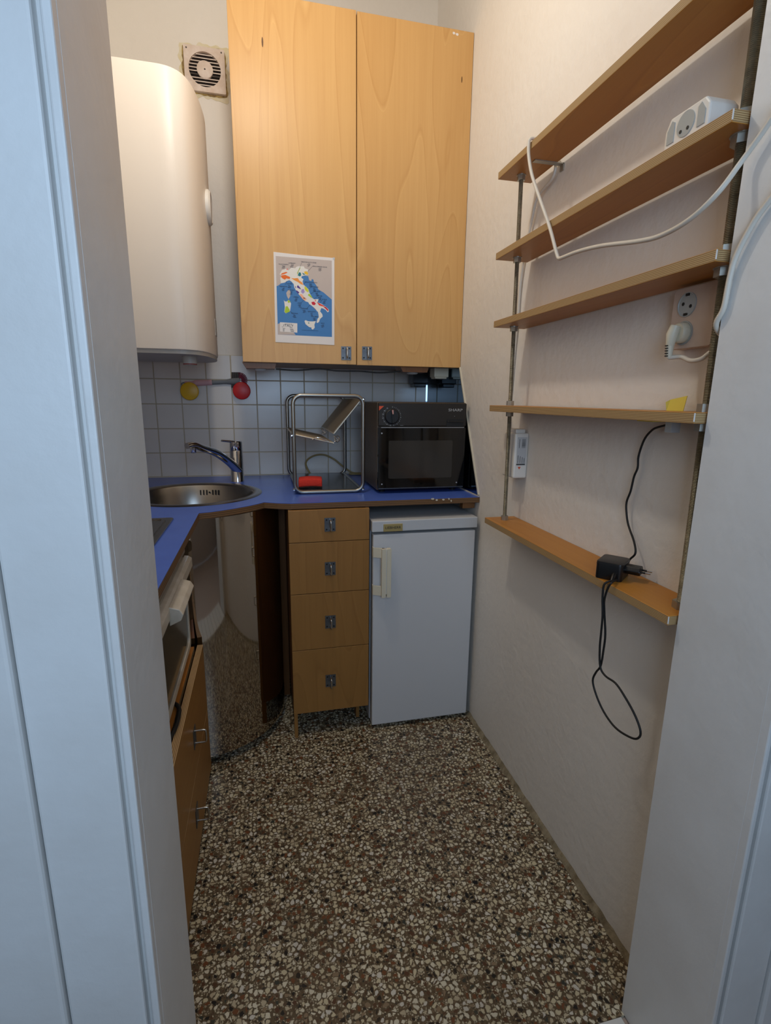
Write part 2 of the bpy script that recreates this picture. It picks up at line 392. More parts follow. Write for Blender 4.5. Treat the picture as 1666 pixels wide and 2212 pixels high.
mesh('wall_front', join(box(-1.2, XJL, YJ, YF, 0, ZC), box(XJR, 1.5, YJ, YF, 0, ZC), box(XJL, XJR, YJ, YF, 2.12, ZC)), M_TRIM, struct=True)
mesh('wall_hall_left', box(-1.26, -1.2, HB, YF, 0, ZC), M_HALLW, struct=True)
mesh('wall_hall_right', box(1.5, 1.56, HB, YF, 0, ZC), M_HALLW, struct=True)
wx0, wx1, wz0, wz1 = -.42, .62, 1.1, 2.06
mesh('wall_hall_back', join(box(-1.2, wx0, HB - .06, HB, 0, ZC), box(wx1, 1.5, HB - .06, HB, 0, ZC), box(wx0, wx1, HB - .06, HB, 0, wz0), box(wx0, wx1, HB - .06, HB, wz1, ZC)), M_HALLW, struct=True)
wn = mesh('window_1', join(box(wx0, wx0 + .05, HB - .05, HB - .005, wz0, wz1), box(wx1 - .05, wx1, HB - .05, HB - .005, wz0, wz1), box(wx0, wx1, HB - .05, HB - .005, wz0, wz0 + .05), box(wx0, wx1, HB - .05, HB - .005, wz1 - .05, wz1)), M_TRIM, struct=True)
# door casing, left and right: lip, groove, flat board, outer board
def casing(name, sx, x0, yb):
    def b(a0, a1, y): return box(min(x0 + sx * a0, x0 + sx * a1), max(x0 + sx * a0, x0 + sx * a1), y, yb + .003, 0, 2.14)
    o = mesh(name, b(.0002, .0085, yb - .014), M_TRIM, struct=True, bevel=.002)
    mesh('groove_strip', b(.0083, .0142, yb - .003), M_TRIM, o)
    mesh('inner_board', b(.0140, .0925, yb - .017), M_TRIM, o, bevel=.003)
    mesh('outer_board', b(.0938, .175, yb - .024), M_TRIM, o, bevel=.004)
    return o
casing('trim_1', -1, XJL, YJ)
casing('trim_2', 1, XJR, YJ)
# mortar cove along the foot of the right wall
cv = [(XW + .002, .0)]
pts = []
for k in range(45):
    y = YF + .002 + k * (1.80 - YF) / 44
    w = .019 + random.uniform(-.004, .004); h = .012 + random.uniform(-.003, .003)
    pts.append((y, w, h))
V = []; F = []
for (y, w, h) in pts: V += [(XW + .002, y, -.002), (XW - w, y, -.002), (XW - w * .45, y, h * .45), (XW + .002, y, h)]
for i in range(len(pts) - 1):
    for k in range(4):
        l = (k + 1) % 4; F.append((4 * i + k, 4 * i + l, 4 * i + 4 + l, 4 * i + 4 + k))
F += [(0, 1, 2, 3), tuple(4 * (len(pts) - 1) + k for k in (3, 2, 1, 0))]
mesh('trim_3', (V, F), M_MORTAR, struct=True, smooth=60)
# wall tiles
TX, TZ, TP = -.456, .929, .1088
g = mesh('tile_bed', box(XL, XW, YB - .002, YB, .90, 1.4725), M_GROUT, wb)
base = None
gap = .0042
lines = [TX + TP * k for k in range(-3, 12)]
edges = [max(x, XL) for x in lines] + [XW]
for r in range(5):
    for a, b_ in zip(edges[:-1], edges[1:]):
        x0, x1 = a + gap / 2, b_ - gap / 2
        if x1 - x0 < .012: continue
        z0 = TZ + r * TP + gap / 2; z1 = z0 + TP - gap
        if abs((b_ - a) - TP) < 1e-4:
            if base is None:
                base = mesh('tile', box(x0, x1, YB - .0034, YB - .001, z0, z1), M_TILE, wb, bevel=.0009, seg=1); bx, bz = x0, z0
            else:
                clone(base, wb, (x0 - bx, 0, z0 - bz))
        else:
            mesh('tile', box(x0, x1, YB - .0034, YB - .001, z0, z1), M_TILE, wb, bevel=.0009, seg=1)
YT = YB - .0034

# ------------------------------------------------------------------ ceiling lamp (above the frame)
t = thing('pendant_lamp', (LAMP.x, LAMP.y, ZC), 'bare bulb hanging on a white cord from the kitchen ceiling', 'lamp')
mesh('ceiling_rose', lathe([(.0, 0), (.045, 0), (.04, -.03), (.008, -.04), (0, -.04)], (LAMP.x, LAMP.y, ZC), 'z', 24), M_WPLAST, t, smooth=40)
mesh('cord', tube([(LAMP.x, LAMP.y, ZC - .035), (LAMP.x, LAMP.y, LAMP.z + .11)], .004), M_WPLAST, t)
mesh('bulb_holder', lathe([(0, .12), (.018, .115), (.02, .07), (0, .07)], LAMP, 'z', 20), M_WPLAST, t, smooth=40)
pl = bpy.data.lights.new('bulb', 'POINT'); pl.energy = LAMP_W; pl.color = LAMP_COL; pl.shadow_soft_size = .05
po = bpy.data.objects.new('bulb', pl); C.objects.link(po); po.parent = t; po.location = LAMP - Vector((LAMP.x, LAMP.y, ZC))

# ------------------------------------------------------------------ worktop
ZT = .9275; TH = .022
SX, SY = -.262, 2.043
out = [(XL, .735), (-.208, .735), (-.208, 1.692), (-.172, 1.704), (-.139, 1.722), (-.095, 1.750), (-.053, 1.783), (-.024, 1.812), (-.005, 1.835), (.04, 1.812), (.085, 1.797), (XW - .001, 1.800), (XW - .001, YB - .0022), (XL, YB - .0022)]
t = thing('worktop', (SX + .2, 2.0, ZT - TH), 'blue laminate corner worktop with a brown wooden edge', 'worktop')
hole = circle(SX, SY, .236, 48)
mesh('core_board', prism(out, ZT - TH, ZT - .0015, holes=[hole]), M_PLYEDGE, t)
mesh('laminate_top', prism(out, ZT - .0015, ZT, holes=[hole]), M_BLUE, t)
pt = []
for (u, v, w) in ((935, 1078, 5), (944, 1080, 4), (958, 1079, 6), (970, 1078, 3), (975, 1082, 2.5)):
    p = ony(u, v, 1.7985); s = w / 900
    pt.append(prism([(p.x + s * math.cos(a) * random.uniform(.7, 1.3), p.z + .0035 * math.sin(a) * random.uniform(.6, 1.2)) for a in [k * math.pi / 4 for k in range(8)]], 1.7975, 1.8005, 'y'))
mesh('paint_chip', join(*pt), M_CAULK, t)
mesh('corner_caulk', join(box(XL, XW - .3, YB - .011, YB - .006, ZT, ZT + .003)), M_CAULK, t)
mesh('side_caulk', join(box(XW - .006, XW - .001, 1.803, YB - .01, ZT, ZT + .004)), M_CAULK, t)

# ------------------------------------------------------------------ round sink
t = thing('round_sink', (SX, SY, ZT - .16), 'round stainless steel sink set into the blue worktop', 'sink')
mesh('bowl', lathe([(.0, -.157), (.16, -.155), (.195, -.140), (.206, -.11), (.213, -.004), (.219, .003), (.240, .0045), (.250, .0005), (.2498, -.0003), (.237, .001), (.2165, -.004), (.209, -.11), (.198, -.143), (.16, -.159), (0, -.161)], (SX, SY, ZT), 'z', 64), M_STEEL, t, smooth=50)
mesh('drain', lathe([(0, -.154), (.04, -.153), (.045, -.156), (0, -.1565)], (SX, SY, ZT), 'z', 24), M_CHROME, t, smooth=40)
for k in range(7):
    a = R(92.5 - 3.4 * (k - 3) - 12); r = .2095
    c = Vector((SX + r * math.cos(a), SY + r * math.sin(a), ZT - .032)); tx = Vector((-math.sin(a), math.cos(a), 0)); rn = Vector((math.cos(a), math.sin(a), 0))
    if k == 3:
        V_, F_ = lathe([(.004, -.003), (.004, .003)], (0, 0, 0), 'y', 10); V_ = [c + tx * p.x + rn * p.y + Vector((0, 0, p.z)) for p in V_]
        mesh('overflow_screw', (V_, F_), M_CHROME, t)
    else:
        V_, F_ = box(-.0022, .0022, -.003, .003, -.010, .010); V_ = [c + tx * p[0] + rn * p[1] + Vector((0, 0, p[2])) for p in V_]
        mesh('overflow_slot', (V_, F_), M_BLACKM, t)

# ------------------------------------------------------------------ faucet
fx, fy = -.116, 2.330
t = thing('faucet', (fx, fy, ZT), 'chrome single-lever kitchen faucet behind the sink', 'faucet')
mesh('body', lathe([(0, .0), (.0285, .0), (.0285, .002), (.028, .003), (.0270, .135), (.026, .1365), (.0265, .138), (.0262, .172), (.023, .176), (0, .177)], (fx, fy, ZT), 'z', 32), M_CHROME, t, smooth=35)
e = ony(412, 962, 2.13)
sp = spline([(fx + .004, fy - .006, ZT + .048), (fx - .030, fy - .045, ZT + .092), (fx - .075, fy - .098, ZT + .135), (fx - .120, fy - .155, ZT + .160), (e.x + .01, e.y + .01, e.z), (e.x - .012, e.y - .015, e.z - .001)], 7)
mesh('spout', tube(sp, [.0225 - .0085 * i / (len(sp) - 1) for i in range(len(sp))], 14, flat=.82), M_CHROME, t, smooth=50)
mesh('aerator', lathe([(0, -.03), (.0095, -.03), (.0105, -.027), (.0105, -.004), (0, -.004)], (e.x + .008, e.y + .008, e.z), 'z', 20), M_CHROME, t, smooth=35)
l0 = Vector((fx, fy, ZT + .168)); l1 = ony(479, 952, fy - .04)
mesh('lever', tube([l0 + Vector((.004, 0, .002)), l0 + (l1 - l0) * .45 + Vector((0, 0, .002)), l1], [.009, .007, .006], 12, flat=.75), M_CHROME, t, smooth=50)

# ------------------------------------------------------------------ cooktop (mostly behind the door frame)
t = thing('cooktop', (-.50, 1.35, ZT), 'stained steel cooktop plate let into the blue worktop', 'cooktop')
cx0, cx1, cy0, cy1 = -.735, -.271, 1.06, 1.62
mesh('plate', prism(rrect(cx0, cx1, cy0, cy1, .012), ZT, ZT + .005), M_STEEL, t, bevel=.0015)
mesh('raised_rim', prism(rrect(cx0 + .018, cx1 - .018, cy0 + .018, cy1 - .018, .02), ZT + .004, ZT + .008, holes=[rrect(cx0 + .028, cx1 - .028, cy0 + .028, cy1 - .028, .016)]), M_STEEL, t)
for (px, py, pr) in ((-.53, 1.47, .088), (-.53, 1.21, .075)):
    mesh('hotplate', lathe([(0, .004), (pr + .008, .004), (pr + .008, .008), (pr, .014), (pr - .02, .016), (.02, .016), (.015, .014), (0, .014)], (px, py, ZT), 'z', 40), M_BLACKM, t, smooth=30)

# ------------------------------------------------------------------ low cabinet on the left, oven on top of it
XLF = -.220; CT = .485
t = thing('low_cabinet', (-.49, 1.2, 0), 'low two-drawer plywood cabinet under the white oven', 'cabinet')
mesh('carcass', box(XL + .005, -.250, .745, 1.655, .03, CT - .02), M_CARC, t)
mesh('plinth', box(XL + .02, -.275, .76, 1.64, 0, .031), M_BLACKM, t)
mesh('top_board', box(XL + .005, -.247, .745, 1.66, CT - .0205, CT), [M_LEFTTOP, M_PLY], t, fm=[0, 0, 1, 1, 1, 1])
hd = None
def handle_x(par, y, z):                       # plate and wire pull on a front facing +x
    p = mesh('handle_plate', box(XLF, XLF + .0022, y - .02, y + .02, z - .0275, z + .0275), M_PLATE, par)
    mesh('pull', tube(spline([(XLF + .001, y, z + .019), (XLF + .026, y, z + .019), (XLF + .031, y, z + .0155), (XLF + .032, y, z), (XLF + .031, y, z - .0155), (XLF + .026, y, z - .019), (XLF + .001, y, z - .019)], 3), .0028, 8), M_WIRE, p, smooth=60)
for z0, z1, (hu, hv) in ((.252, CT + .002, (420, 1592)), (.03, .249, (425, 1760))):
    d = mesh('drawer_front', box(XLF - .018, XLF, .742, 1.665, z0, z1), [M_LEFT, M_PLYX], t, fm=[1, 1, 1, 0, 1, 1])
    q = onx(hu, hv, XLF); handle_x(d, q.y, q.z)

oy0, oy1 = 1.08, 1.60
t = thing('oven', (-.48, 1.34, CT), 'white compact oven with brown glass door under the worktop', 'oven')
XO = -.247
mesh('case', box(XL + .03, XO - .022, oy0, oy1, CT + .012, .8795), M_OVEN, t, bevel=.004)
for yy in (oy0 + .05, oy1 - .05):
    for xx in (XO - .06, XL + .08): mesh('foot', lathe([(.014, 0), (.016, .014)], (xx, yy, CT - .0005), 'z', 14), M_BLACKM, t)
mesh('vent_strip', box(XO - .024, XO + .0005, oy0, oy1 + .015, .822, .8795), M_OVSTRIP, t, bevel=.002)
oz0, oz1 = .522, .816
fr = mesh('door_frame', prism(rrect(oy0, oy1, oz0, oz1, .018), XO - .022, XO + .001, 'x', holes=[rrect(oy0 + .02, oy1 - .016, oz0 + .016, oz1 - .04, .022)]), M_OVEN, t, smooth=30)
mesh('door_glass', prism(rrect(oy0 + .019, oy1 - .015, oz0 + .015, oz1 - .039, .02), XO - .012, XO - .003, 'x'), M_OVGLASS, t)
mesh('door_band', prism([(XO - .001, oz1 + .001), (XO + .012, oz1 - .001), (XO + .021, oz1 - .008), (XO + .021, oz1 - .034), (XO + .012, oz1 - .040), (XO - .001, oz1 - .042)], oy0, oy1 + .002, 'y'), M_OVEN, t, bevel=.0015)
hb = prism([(XO + .018, oz1 - .004), (XO + .042, oz1 - .012), (XO + .050, oz1 - .026), (XO + .044, oz1 - .040), (XO + .018, oz1 - .052)], 1.20, 1.40, 'y')
mesh('door_handle', hb, M_OVEN, t, bevel=.0022)

pts = [(-.30, 1.30, CT + .0056), (-.266, 1.325, CT + .0056), (-.2405, 1.29, CT + .010), (-.236, 1.22, CT + .009), (-.248, 1.14, CT + .008), (-.262, 1.06, CT + .0060), (-.30, .98, CT + .0056)]
c = mesh('black_cable', tube(spline(pts, 6), .0056, 8), M_BLACKM, smooth=60); tag(c, 'thick black cable looping over the low cabinet edge below the oven', 'cable')

# ------------------------------------------------------------------ curved steel corner cabinet under the sink
DR = .325; DCX, DCY = -.276, 2.016
t = thing('corner_cabinet', (DCX, DCY - DR, 0), 'corner cabinet with a curved polished steel door below the sink', 'cabinet')
def arc(r, a0, a1, n): return [(DCX + r * math.cos(R(a0 + (a1 - a0) * k / n)), DCY + r * math.sin(R(a0 + (a1 - a0) * k / n))) for k in range(n + 1)]
o_ = arc(DR, -142, 8, 75); i_ = arc(DR - .0025, 8, -142, 75)
mesh('curved_door', prism(o_ + i_, .037, .9045), M_MIRSTEEL, t, smooth=30)
mesh('bottom_board', prism(arc(DR - .003, -142, 8, 30) + [(DCX, DCY)], .039, .055), M_CARC, t)
mesh('added_gap_filler', box(.030, .0745, 2.10, 2.112, .0, .9045), M_CARC, t)  # added dark board, keeps the lit back wall from showing through the gap
mesh('plinth', prism(arc(DR - .07, -100, 4, 20) + [(DCX, DCY)], .0, .040), M_BLACKM, t)
for a in (7,):
    p = (DCX + (DR - .025) * math.cos(R(a)), DCY + (DR - .025) * math.sin(R(a)))
    mesh('upright', box(p[0] - .015, p[0] + .015, p[1] - .015, p[1] + .015, .049, .9045), M_CARC, t)

# ------------------------------------------------------------------ drawer unit
dx0, dx1, dy = .0755, .3665, 1.787
t = thing('drawer_unit', ((dx0 + dx1) / 2, dy + .25, 0), 'narrow birch unit of four drawers between steel cabinet and fridge', 'drawer unit')
mesh('side_panel', box(dx0, dx0 + .012, dy + .019, dy + .58, .095, .9045), M_CARC, t)
mesh('side_panel', box(dx1 - .012, dx1, dy + .019, dy + .58, .095, .9045), M_CARC, t)
mesh('back_panel', box(dx0, dx1, dy + .58, dy + .59, .095, .9045), M_CARC, t)
mesh('bottom_panel', box(dx0 + .012, dx1 - .012, dy + .02, dy + .58, .10, .112), M_CARC, t)
for (lx, ly) in ((dx0 + .001, dy + .004), (dx1 - .035, dy + .085), (dx0 + .004, dy + .52), (dx1 - .02, dy + .52)):
    mesh('leg', box(lx, lx + .013, ly, ly + .035, 0, .103), M_DRAW, t)
def handle_y(par, x, z, y):                    # zinc plate with four screws and a wire pull on a front facing the room
    p = mesh('handle_plate', box(x - .0195, x + .0195, y - .0022, y, z - .025, z + .025), M_PLATE, par)
    for sx in (-1, 1):
        for sz in (-1, 1): mesh('screw', disc((x + sx * .0125, y - .0021, z + sz * .0175), .0032, -.0008, 'y', 10), M_BLACKM, p)
    mesh('pull', tube(spline([(x, y - .001, z + .018), (x, y - .024, z + .018), (x, y - .029, z + .0145), (x, y - .030, z), (x, y - .029, z - .0145), (x, y - .024, z - .018), (x, y - .001, z - .018)], 3), .0030, 8), M_WIRE, p, smooth=60)
zz = [.9035, .784, .589, .367, .103]
hv = [(713, 1133), (713.5, 1228), (714, 1343), (714.5, 1470)]
for k in range(4):
    d = mesh('drawer_front', box(dx0, dx1 - .001, dy, dy + .0185, zz[k + 1] + .0012, zz[k] - .0012), M_DRAW, t, bevel=.0008, seg=1)
    q = ony(*hv[k], dy); handle_y(d, q.x, q.z, dy)

# ------------------------------------------------------------------ fridge
rx0, rx1, ry = .3745, .783, 1.778
t = thing('fridge', ((rx0 + rx1) / 2, ry + .3, 0), 'small white undercounter fridge with a cream door handle', 'fridge')
mesh('case', box(rx0 + .002, rx1 - .002, ry + .050, ry + .58, .016, .815), M_FRIDGE, t, bevel=.003)
mesh('lid', box(rx0 - .001, rx1 + .001, ry - .004, ry + .59, .8135, .855), M_FRIDGEL, t, bevel=.003)
mesh('gasket', box(rx0 + .008, rx1 - .008, ry + .040, ry + .052, .03, .798), M_GASKET, t)
d = mesh('door', box(rx0 + .004, rx1 - .004, ry, ry + .042, .018, .803), M_FRIDGE, t, bevel=.004)
b = mesh('badge', box(*(lambda p, q: (p.x, q.x, ry - .0065, ry - .0035, q.z, p.z))(ony(828, 1132, ry), ony(869, 1146, ry))), M_BADGE, t, bevel=.0006, seg=1)
q = ony(848.5, 1139, ry); text('badge_lettering', 'LIEBHERR', .0135, (q.x, ry - .0068, q.z), M_LABEL, b, width=1.05)
ha = ony(812, 1181, ry); hbm = ony(812, 1284, ry)
x0 = rx0 + .030
hp = mesh('handle', prism(rrect(x0 - .001, x0 + .0145, hbm.z, ha.z, .003), ry - .040, ry - .022, 'y'), M_CREAM, d, smooth=30)
mesh('handle', prism(rrect(x0 + .0185, x0 + .034, hbm.z, ha.z, .003), ry - .040, ry - .022, 'y'), M_CREAM, d, smooth=30)
mesh('handle_rib', box(x0 + .0142, x0 + .0188, ry - .036, ry - .024, hbm.z + .012, ha.z - .001), M_WPLAST, d)
for zz_ in (ha.z - .018, hbm.z + .022):
    mesh('handle_bracket', prism([(rx0 + .0035, ry + .006), (rx0 + .0015, ry + .006), (rx0 + .0015, ry - .012), (x0 + .004, ry - .030), (x0 + .012, ry - .030), (x0 + .012, ry - .026), (rx0 + .0035, ry - .008)], zz_ - .018, zz_ + .018), M_CREAM, d)
for xx in (rx0 + .012, rx1 - .032):
    for yy in (ry + .058, ry + .52): mesh('foot', box(xx, xx + .02, yy, yy + .02, 0, .018), M_CREAM, t)
k = mesh('worktop_cleat', box(.745, .795, 1.835, 1.865, ZT - TH - .028, ZT - TH + .0005), M_CARC); tag(k, 'short brown wooden cleat under the worktop above the fridge', 'cleat')

# ------------------------------------------------------------------ microwave
mx0, mx1, my, mz0, mz1 = .425, .7835, 1.930, .940, 1.2775
t = thing('microwave', ((mx0 + mx1) / 2, my + .17, ZT), 'small black microwave oven with a dial on the blue worktop', 'microwave')
mesh('case', box(mx0, mx1, my + .012, my + .33, mz0, mz1), M_MWSIDE, t, bevel=.003)
for xx in (mx0 + .03, mx1 - .03):
    for yy in (my + .05, my + .29): mesh('foot', lathe([(.012, 0), (.014, .0135)], (xx, yy, ZT - .0003), 'z', 12), M_BLACKM, t)
ms = ony(815, 922, my).z
pn = mesh('control_panel', box(mx0 + .003, mx1 - .001, my - .001, my + .014, ms + .0015, mz1 - .002), M_MWPANEL, t, bevel=.0035)
dr = mesh('door', prism(rrect(mx0 + .002, mx1 - .004, mz0 + .004, ms - .001, .006), my - .006, my + .0125, 'y'), M_GLASS, t, bevel=.0018)
wa, wb_ = ony(840, 952, my - .006), ony(975, 1031, my - .006)
mesh('window', prism(rrect(wa.x, wb_.x, wb_.z, wa.z, .006), my - .0066, my - .005, 'y'), M_MWWIN, dr)
mesh('door_top_trim', box(mx0 + .012, mx1 - .012, my - .0075, my - .003, ms - .0035, ms - .0015), M_SILVER, dr)
mesh('door_foot_trim', box(mx0 + .004, mx1 - .006, my - .0072, my - .003, mz0 + .007, mz0 + .0095), M_PLATE, dr)
for (u, v) in ((825, 936), (825, 1046), (986, 1042)):
    p = ony(u, v, my - .006); mesh('door_screw', disc((p.x, my - .006, p.z), .0028, -.0012, 'y', 10), M_SILVER, dr)
q = ony(846.5, 899.5, my); kr = .0265
mesh('dial_recess', lathe([(kr + .003, -.001), (kr + .003, -.0022), (kr + .001, -.003), (kr, -.0015)], (q.x, my, q.z), 'y', 40), M_BLACKM, pn, smooth=40)
kb = mesh('dial', lathe([(kr, 0), (kr, -.006), (kr - .002, -.008), (0, -.008)], (q.x, my - .001, q.z), 'y', 40), M_BLACK, pn, smooth=40)
def rot2(poly, a, c): return [(c[0] + p[0] * math.cos(a) - p[1] * math.sin(a), c[1] + p[0] * math.sin(a) + p[1] * math.cos(a)) for p in poly]
mesh('dial_grip', prism(rot2([(-.0035, -kr + .002), (.0035, -kr + .002), (.0035, kr - .001), (-.0035, kr - .001)], R(5), (q.x, q.z)), my - .018, my - .008, 'y'), M_BLACK, kb, bevel=.001)
mesh('dial_pointer', prism(rot2([(-.002, .009), (.002, .009), (.003, kr - .002), (-.003, kr - .002)], R(8), (q.x + .002, q.z)), my - .0188, my - .0178, 'y'), plain('pink_mark', (206, 150, 140), .6), kb)
marks = ['0', '1', '2', '3', '4', '5', '6', '8', '10', '12', '15', '20', '25', '30', '35']
for i, s in enumerate(marks):
    a = R(86 - i * (325 / 14)); r = kr + .0085
    text('dial_number', s, .0068, (q.x + r * math.cos(a), my - .0014, q.z + r * math.sin(a)), M_SILVER, pn, .0002)
    if i < len(marks) - 1:
        a2 = a - R(325 / 28); mesh('dial_tick', disc((q.x + r * math.cos(a2), my - .001, q.z + r * math.sin(a2)), .0009, -.0006, 'y', 6), M_SILVER, pn)
p = ony(984, 886, my); text('brand_lettering', 'SHARP', .0148, (p.x, my - .0014, p.z), M_SILVER, pn, .0003, width=1.35)
p = ony(982, 899, my); text('door_mark', 'v', .006, (p.x, my - .0014, p.z), M_SILVER, pn, .0002)
a_, c_ = ony(819, 877, my), ony(829.5, 887, my)
mesh('orange_sticker', prism([(a_.x, a_.z), (c_.x, a_.z), (a_.x, c_.z)], my - .0016, my - .0008, 'y'), M_ORANGE, pn)
a_, c_ = ony(965, 905, my), ony(1000, 921, my)
mesh('door_button_recess', box(a_.x, min(c_.x, mx1 - .006), my - .0022, my - .0005, c_.z, a_.z), M_BLACKM, pn)
mesh('door_button', box(a_.x + .002, min(c_.x, mx1 - .008), my - .008, my - .002, a_.z - .013, a_.z - .0065), M_BLACK, pn, bevel=.0015)
p = ony(868, 919, my); mesh('small_print', box(p.x - .006, p.x + .006, my - .0016, my - .0008, p.z - .0004, p.z + .0004), M_SILVER, pn)

# ------------------------------------------------------------------ dish rack
kx0, kx1, ky0, ky1, kz1 = .104, .383, 1.965, 2.42, 1.306
tr_ = .0075; rz = ZT + tr_ + .0002
t = thing('dish_rack', ((kx0 + kx1) / 2, 2.19, ZT), 'chrome tube dish rack with folding wire shelves beside the microwave', 'dish rack')
def loop(y):
    P = rrect(kx0 + tr_, kx1 - tr_, rz, kz1 - tr_, .032, 6); return [(p[0], y, p[1]) for p in P]
mesh('front_loop', tube(loop(ky0), tr_, 12, True), M_TUBE, t, smooth=60)
mesh('rear_loop', tube(loop(ky1), tr_, 12, True), M_TUBE, t, smooth=60)
for xx in (kx0 + .016, kx1 - .016):
    mesh('base_rail', tube([(xx, ky0, rz + .008), (xx, ky1, rz + .008)], .0055, 10), M_TUBE, t, smooth=60)
mesh('tray', box(kx0 + .014, kx1 - .014, ky0 + .005, ky1 - .005, rz + .004, rz + .0075), M_TRAY, t, bevel=.001, seg=1)
def wire_panel(name, A, B):                     # A, B: lower and upper edge as (x, z); wires run front to back
    y0, y1 = ky0 + .018, ky1 - .012
    n = 24; parts = []
    A = Vector((A[0], 0, A[1])); B = Vector((B[0], 0, B[1])); nr = (B - A).cross(Vector((0, 1, 0))).normalized()
    yv = lambda p, y: p + Vector((0, y, 0))
    o = mesh(name, tube([yv(A, y0), yv(B, y0), yv(B, y1), yv(A, y1)], .0035, 6, True), M_RACKW, t)
    w = []; n = 36
    for i in range(n + 1):
        yy = y0 + (y1 - y0) * i / n; w.append(tube([yv(A, yy), yv(B, yy)], .0033, 6))
    mesh('wires', join(*w), M_RACKW, o, smooth=60)['kind'] = 'stuff'
    return o
f = lambda u, v: (lambda p: (p.x, p.z))(ony(u, v, ky0 + .018))
pa = wire_panel('upper_wire_shelf', f(722, 936), f(781, 862))
pb = wire_panel('lower_wire_shelf', f(720, 957), f(632, 938))
ha_ = ony(729, 948, ky0 + .012)
for yy in (ky0 + .012, ky1 - .02):
    mesh('hinge_ring', tube([(ha_.x + .009 * math.cos(a), yy, ha_.z + .012 * math.sin(a)) for a in [k * math.pi / 6 for k in range(12)]], .0024, 6, True), M_CHROME, t, smooth=60)
    mesh('hinge_pin', tube([(ha_.x - .014, yy + .004, ha_.z + .012), (ha_.x + .004, yy, ha_.z - .004), (ha_.x - .012, yy + .002, ha_.z - .012)], .0024, 6), M_CHROME, t, smooth=60)
cl = ony(686, 948, ky0 + .02)
mesh('wire_clip', tube(spline([(cl.x - .02, ky0 + .016, cl.z - .002), (cl.x, ky0 + .010, cl.z + .006), (cl.x + .025, ky0 + .012, cl.z - .002), (cl.x + .045, ky0 + .016, cl.z - .010)], 4), .0022, 6), M_CHROME, t, smooth=60)
for (u, v) in ((631, 942), (786, 863), (636, 1058), (785, 1057)):
    p = ony(u, v, ky0 - tr_); mesh('bolt', lathe([(0, -.003), (.004, -.0025), (.006, .004)], (p.x, ky0 - tr_, p.z), 'y', 12), M_CHROME, t, smooth=50)

# ------------------------------------------------------------------ sponge
s0 = rz + .0075; a_ = onz(637, 1052, s0); 
t = thing('sponge', (.165, 2.03, s0), 'bent red sponge with dark scouring side on the rack tray', 'sponge')
V, F = [], []
nx = 9
for lay in range(3):
    for i in range(nx):
        u_ = i / (nx - 1); arch = .004 * (1 - (2 * u_ - 1) ** 2)
        for j in range(2):
            zt = s0 + [.0, .005, .034][lay] + arch + (.004 if lay == 2 and j else 0)
            V.append((.1275 + .092 * u_ + .006 * j, 2.004 + .060 * j - .004 * math.sin(3 * u_), zt))
def sp_layer(l0):
    f_ = []
    for i in range(nx - 1):
        a = l0 * nx * 2 + i * 2; b = a + nx * 2
        f_ += [(a, a + 2, b + 2, b), (a + 1, b + 1, b + 3, a + 3), (b, b + 2, b + 3, b + 1), (a, a + 1, a + 3, a + 2)]
    a = l0 * nx * 2; b = a + nx * 2; f_ += [(a, b, b + 1, a + 1), (a + 16, a + 17, b + 17, b + 16)]
    return f_
def sub(l0):
    ids = range(l0 * nx * 2, (l0 + 2) * nx * 2); return [V[i] for i in ids], [tuple(i - l0 * nx * 2 for i in f_) for f_ in sp_layer(l0)]
mesh('scouring_layer', sub(0), M_SCOUR, t, bevel=.0015, seg=1)
mesh('foam_layer', sub(1), M_SPONGE, t, bevel=.004, seg=2, smooth=50)

# ------------------------------------------------------------------ beige hose behind the rack
P = [(672, 1028), (664, 1012), (661, 1000), (668, 990), (684, 983), (702, 983), (722, 992), (742, 1008), (762, 1021), (784, 1026)]
D = [2.44, 2.46, 2.47, 2.478, 2.482, 2.482, 2.475, 2.465, 2.455, 2.445]
L = []
for (u, v), y in zip(P, D):
    q = ony(u, v, y); q.z = max(q.z, ZT + .0045); L.append(q)
o = mesh('thin_hose', tube(spline(L + [(.40, 2.44, ZT + .0045), (.47, 2.43, ZT + .0045)], 6), .0042, 8), M_BEIGE, smooth=60); tag(o, 'thin beige hose looping up the tiles behind the dish rack', 'hose')

# ------------------------------------------------------------------ mirror panel on the right wall
mp_ = [(YB - .007, ZT + .0042), (YB - .007, 1.4175), (2.064, 1.4175), (1.812, ZT + .0042)]
t = thing('splash_panel', (XW - .003, 2.2, ZT), 'dark mirror-polished splash panel with slanting front edge beside the microwave', 'splash panel')
mesh('mirror_sheet', prism(mp_, XW - .004, XW - .0003, 'x'), M_MIRROR, t)
e0 = Vector((0, 2.064, 1.4175)); e1 = Vector((0, 1.812, ZT + .0042)); nn = Vector((0, -(e1.z - e0.z), (e1.y - e0.y))).normalized()
if nn.y > 0: nn = -nn
mesh('corner_glint_strip', box(XW - .008, XW - .0003, YB - .0075, YB - .0036, ZT + .004, 1.4175), M_CHROME, t)  # chrome strip added to stand in for the glint on the mirror's edge
mesh('edge_caulk', prism([(e0.y, e0.z), (e1.y, e1.z), ((e1 + nn * .007).y, (e1 + nn * .007).z), ((e0 + nn * .006).y, (e0 + nn * .006).z)], XW - .0055, XW - .0002, 'x'), M_CAULK, t)

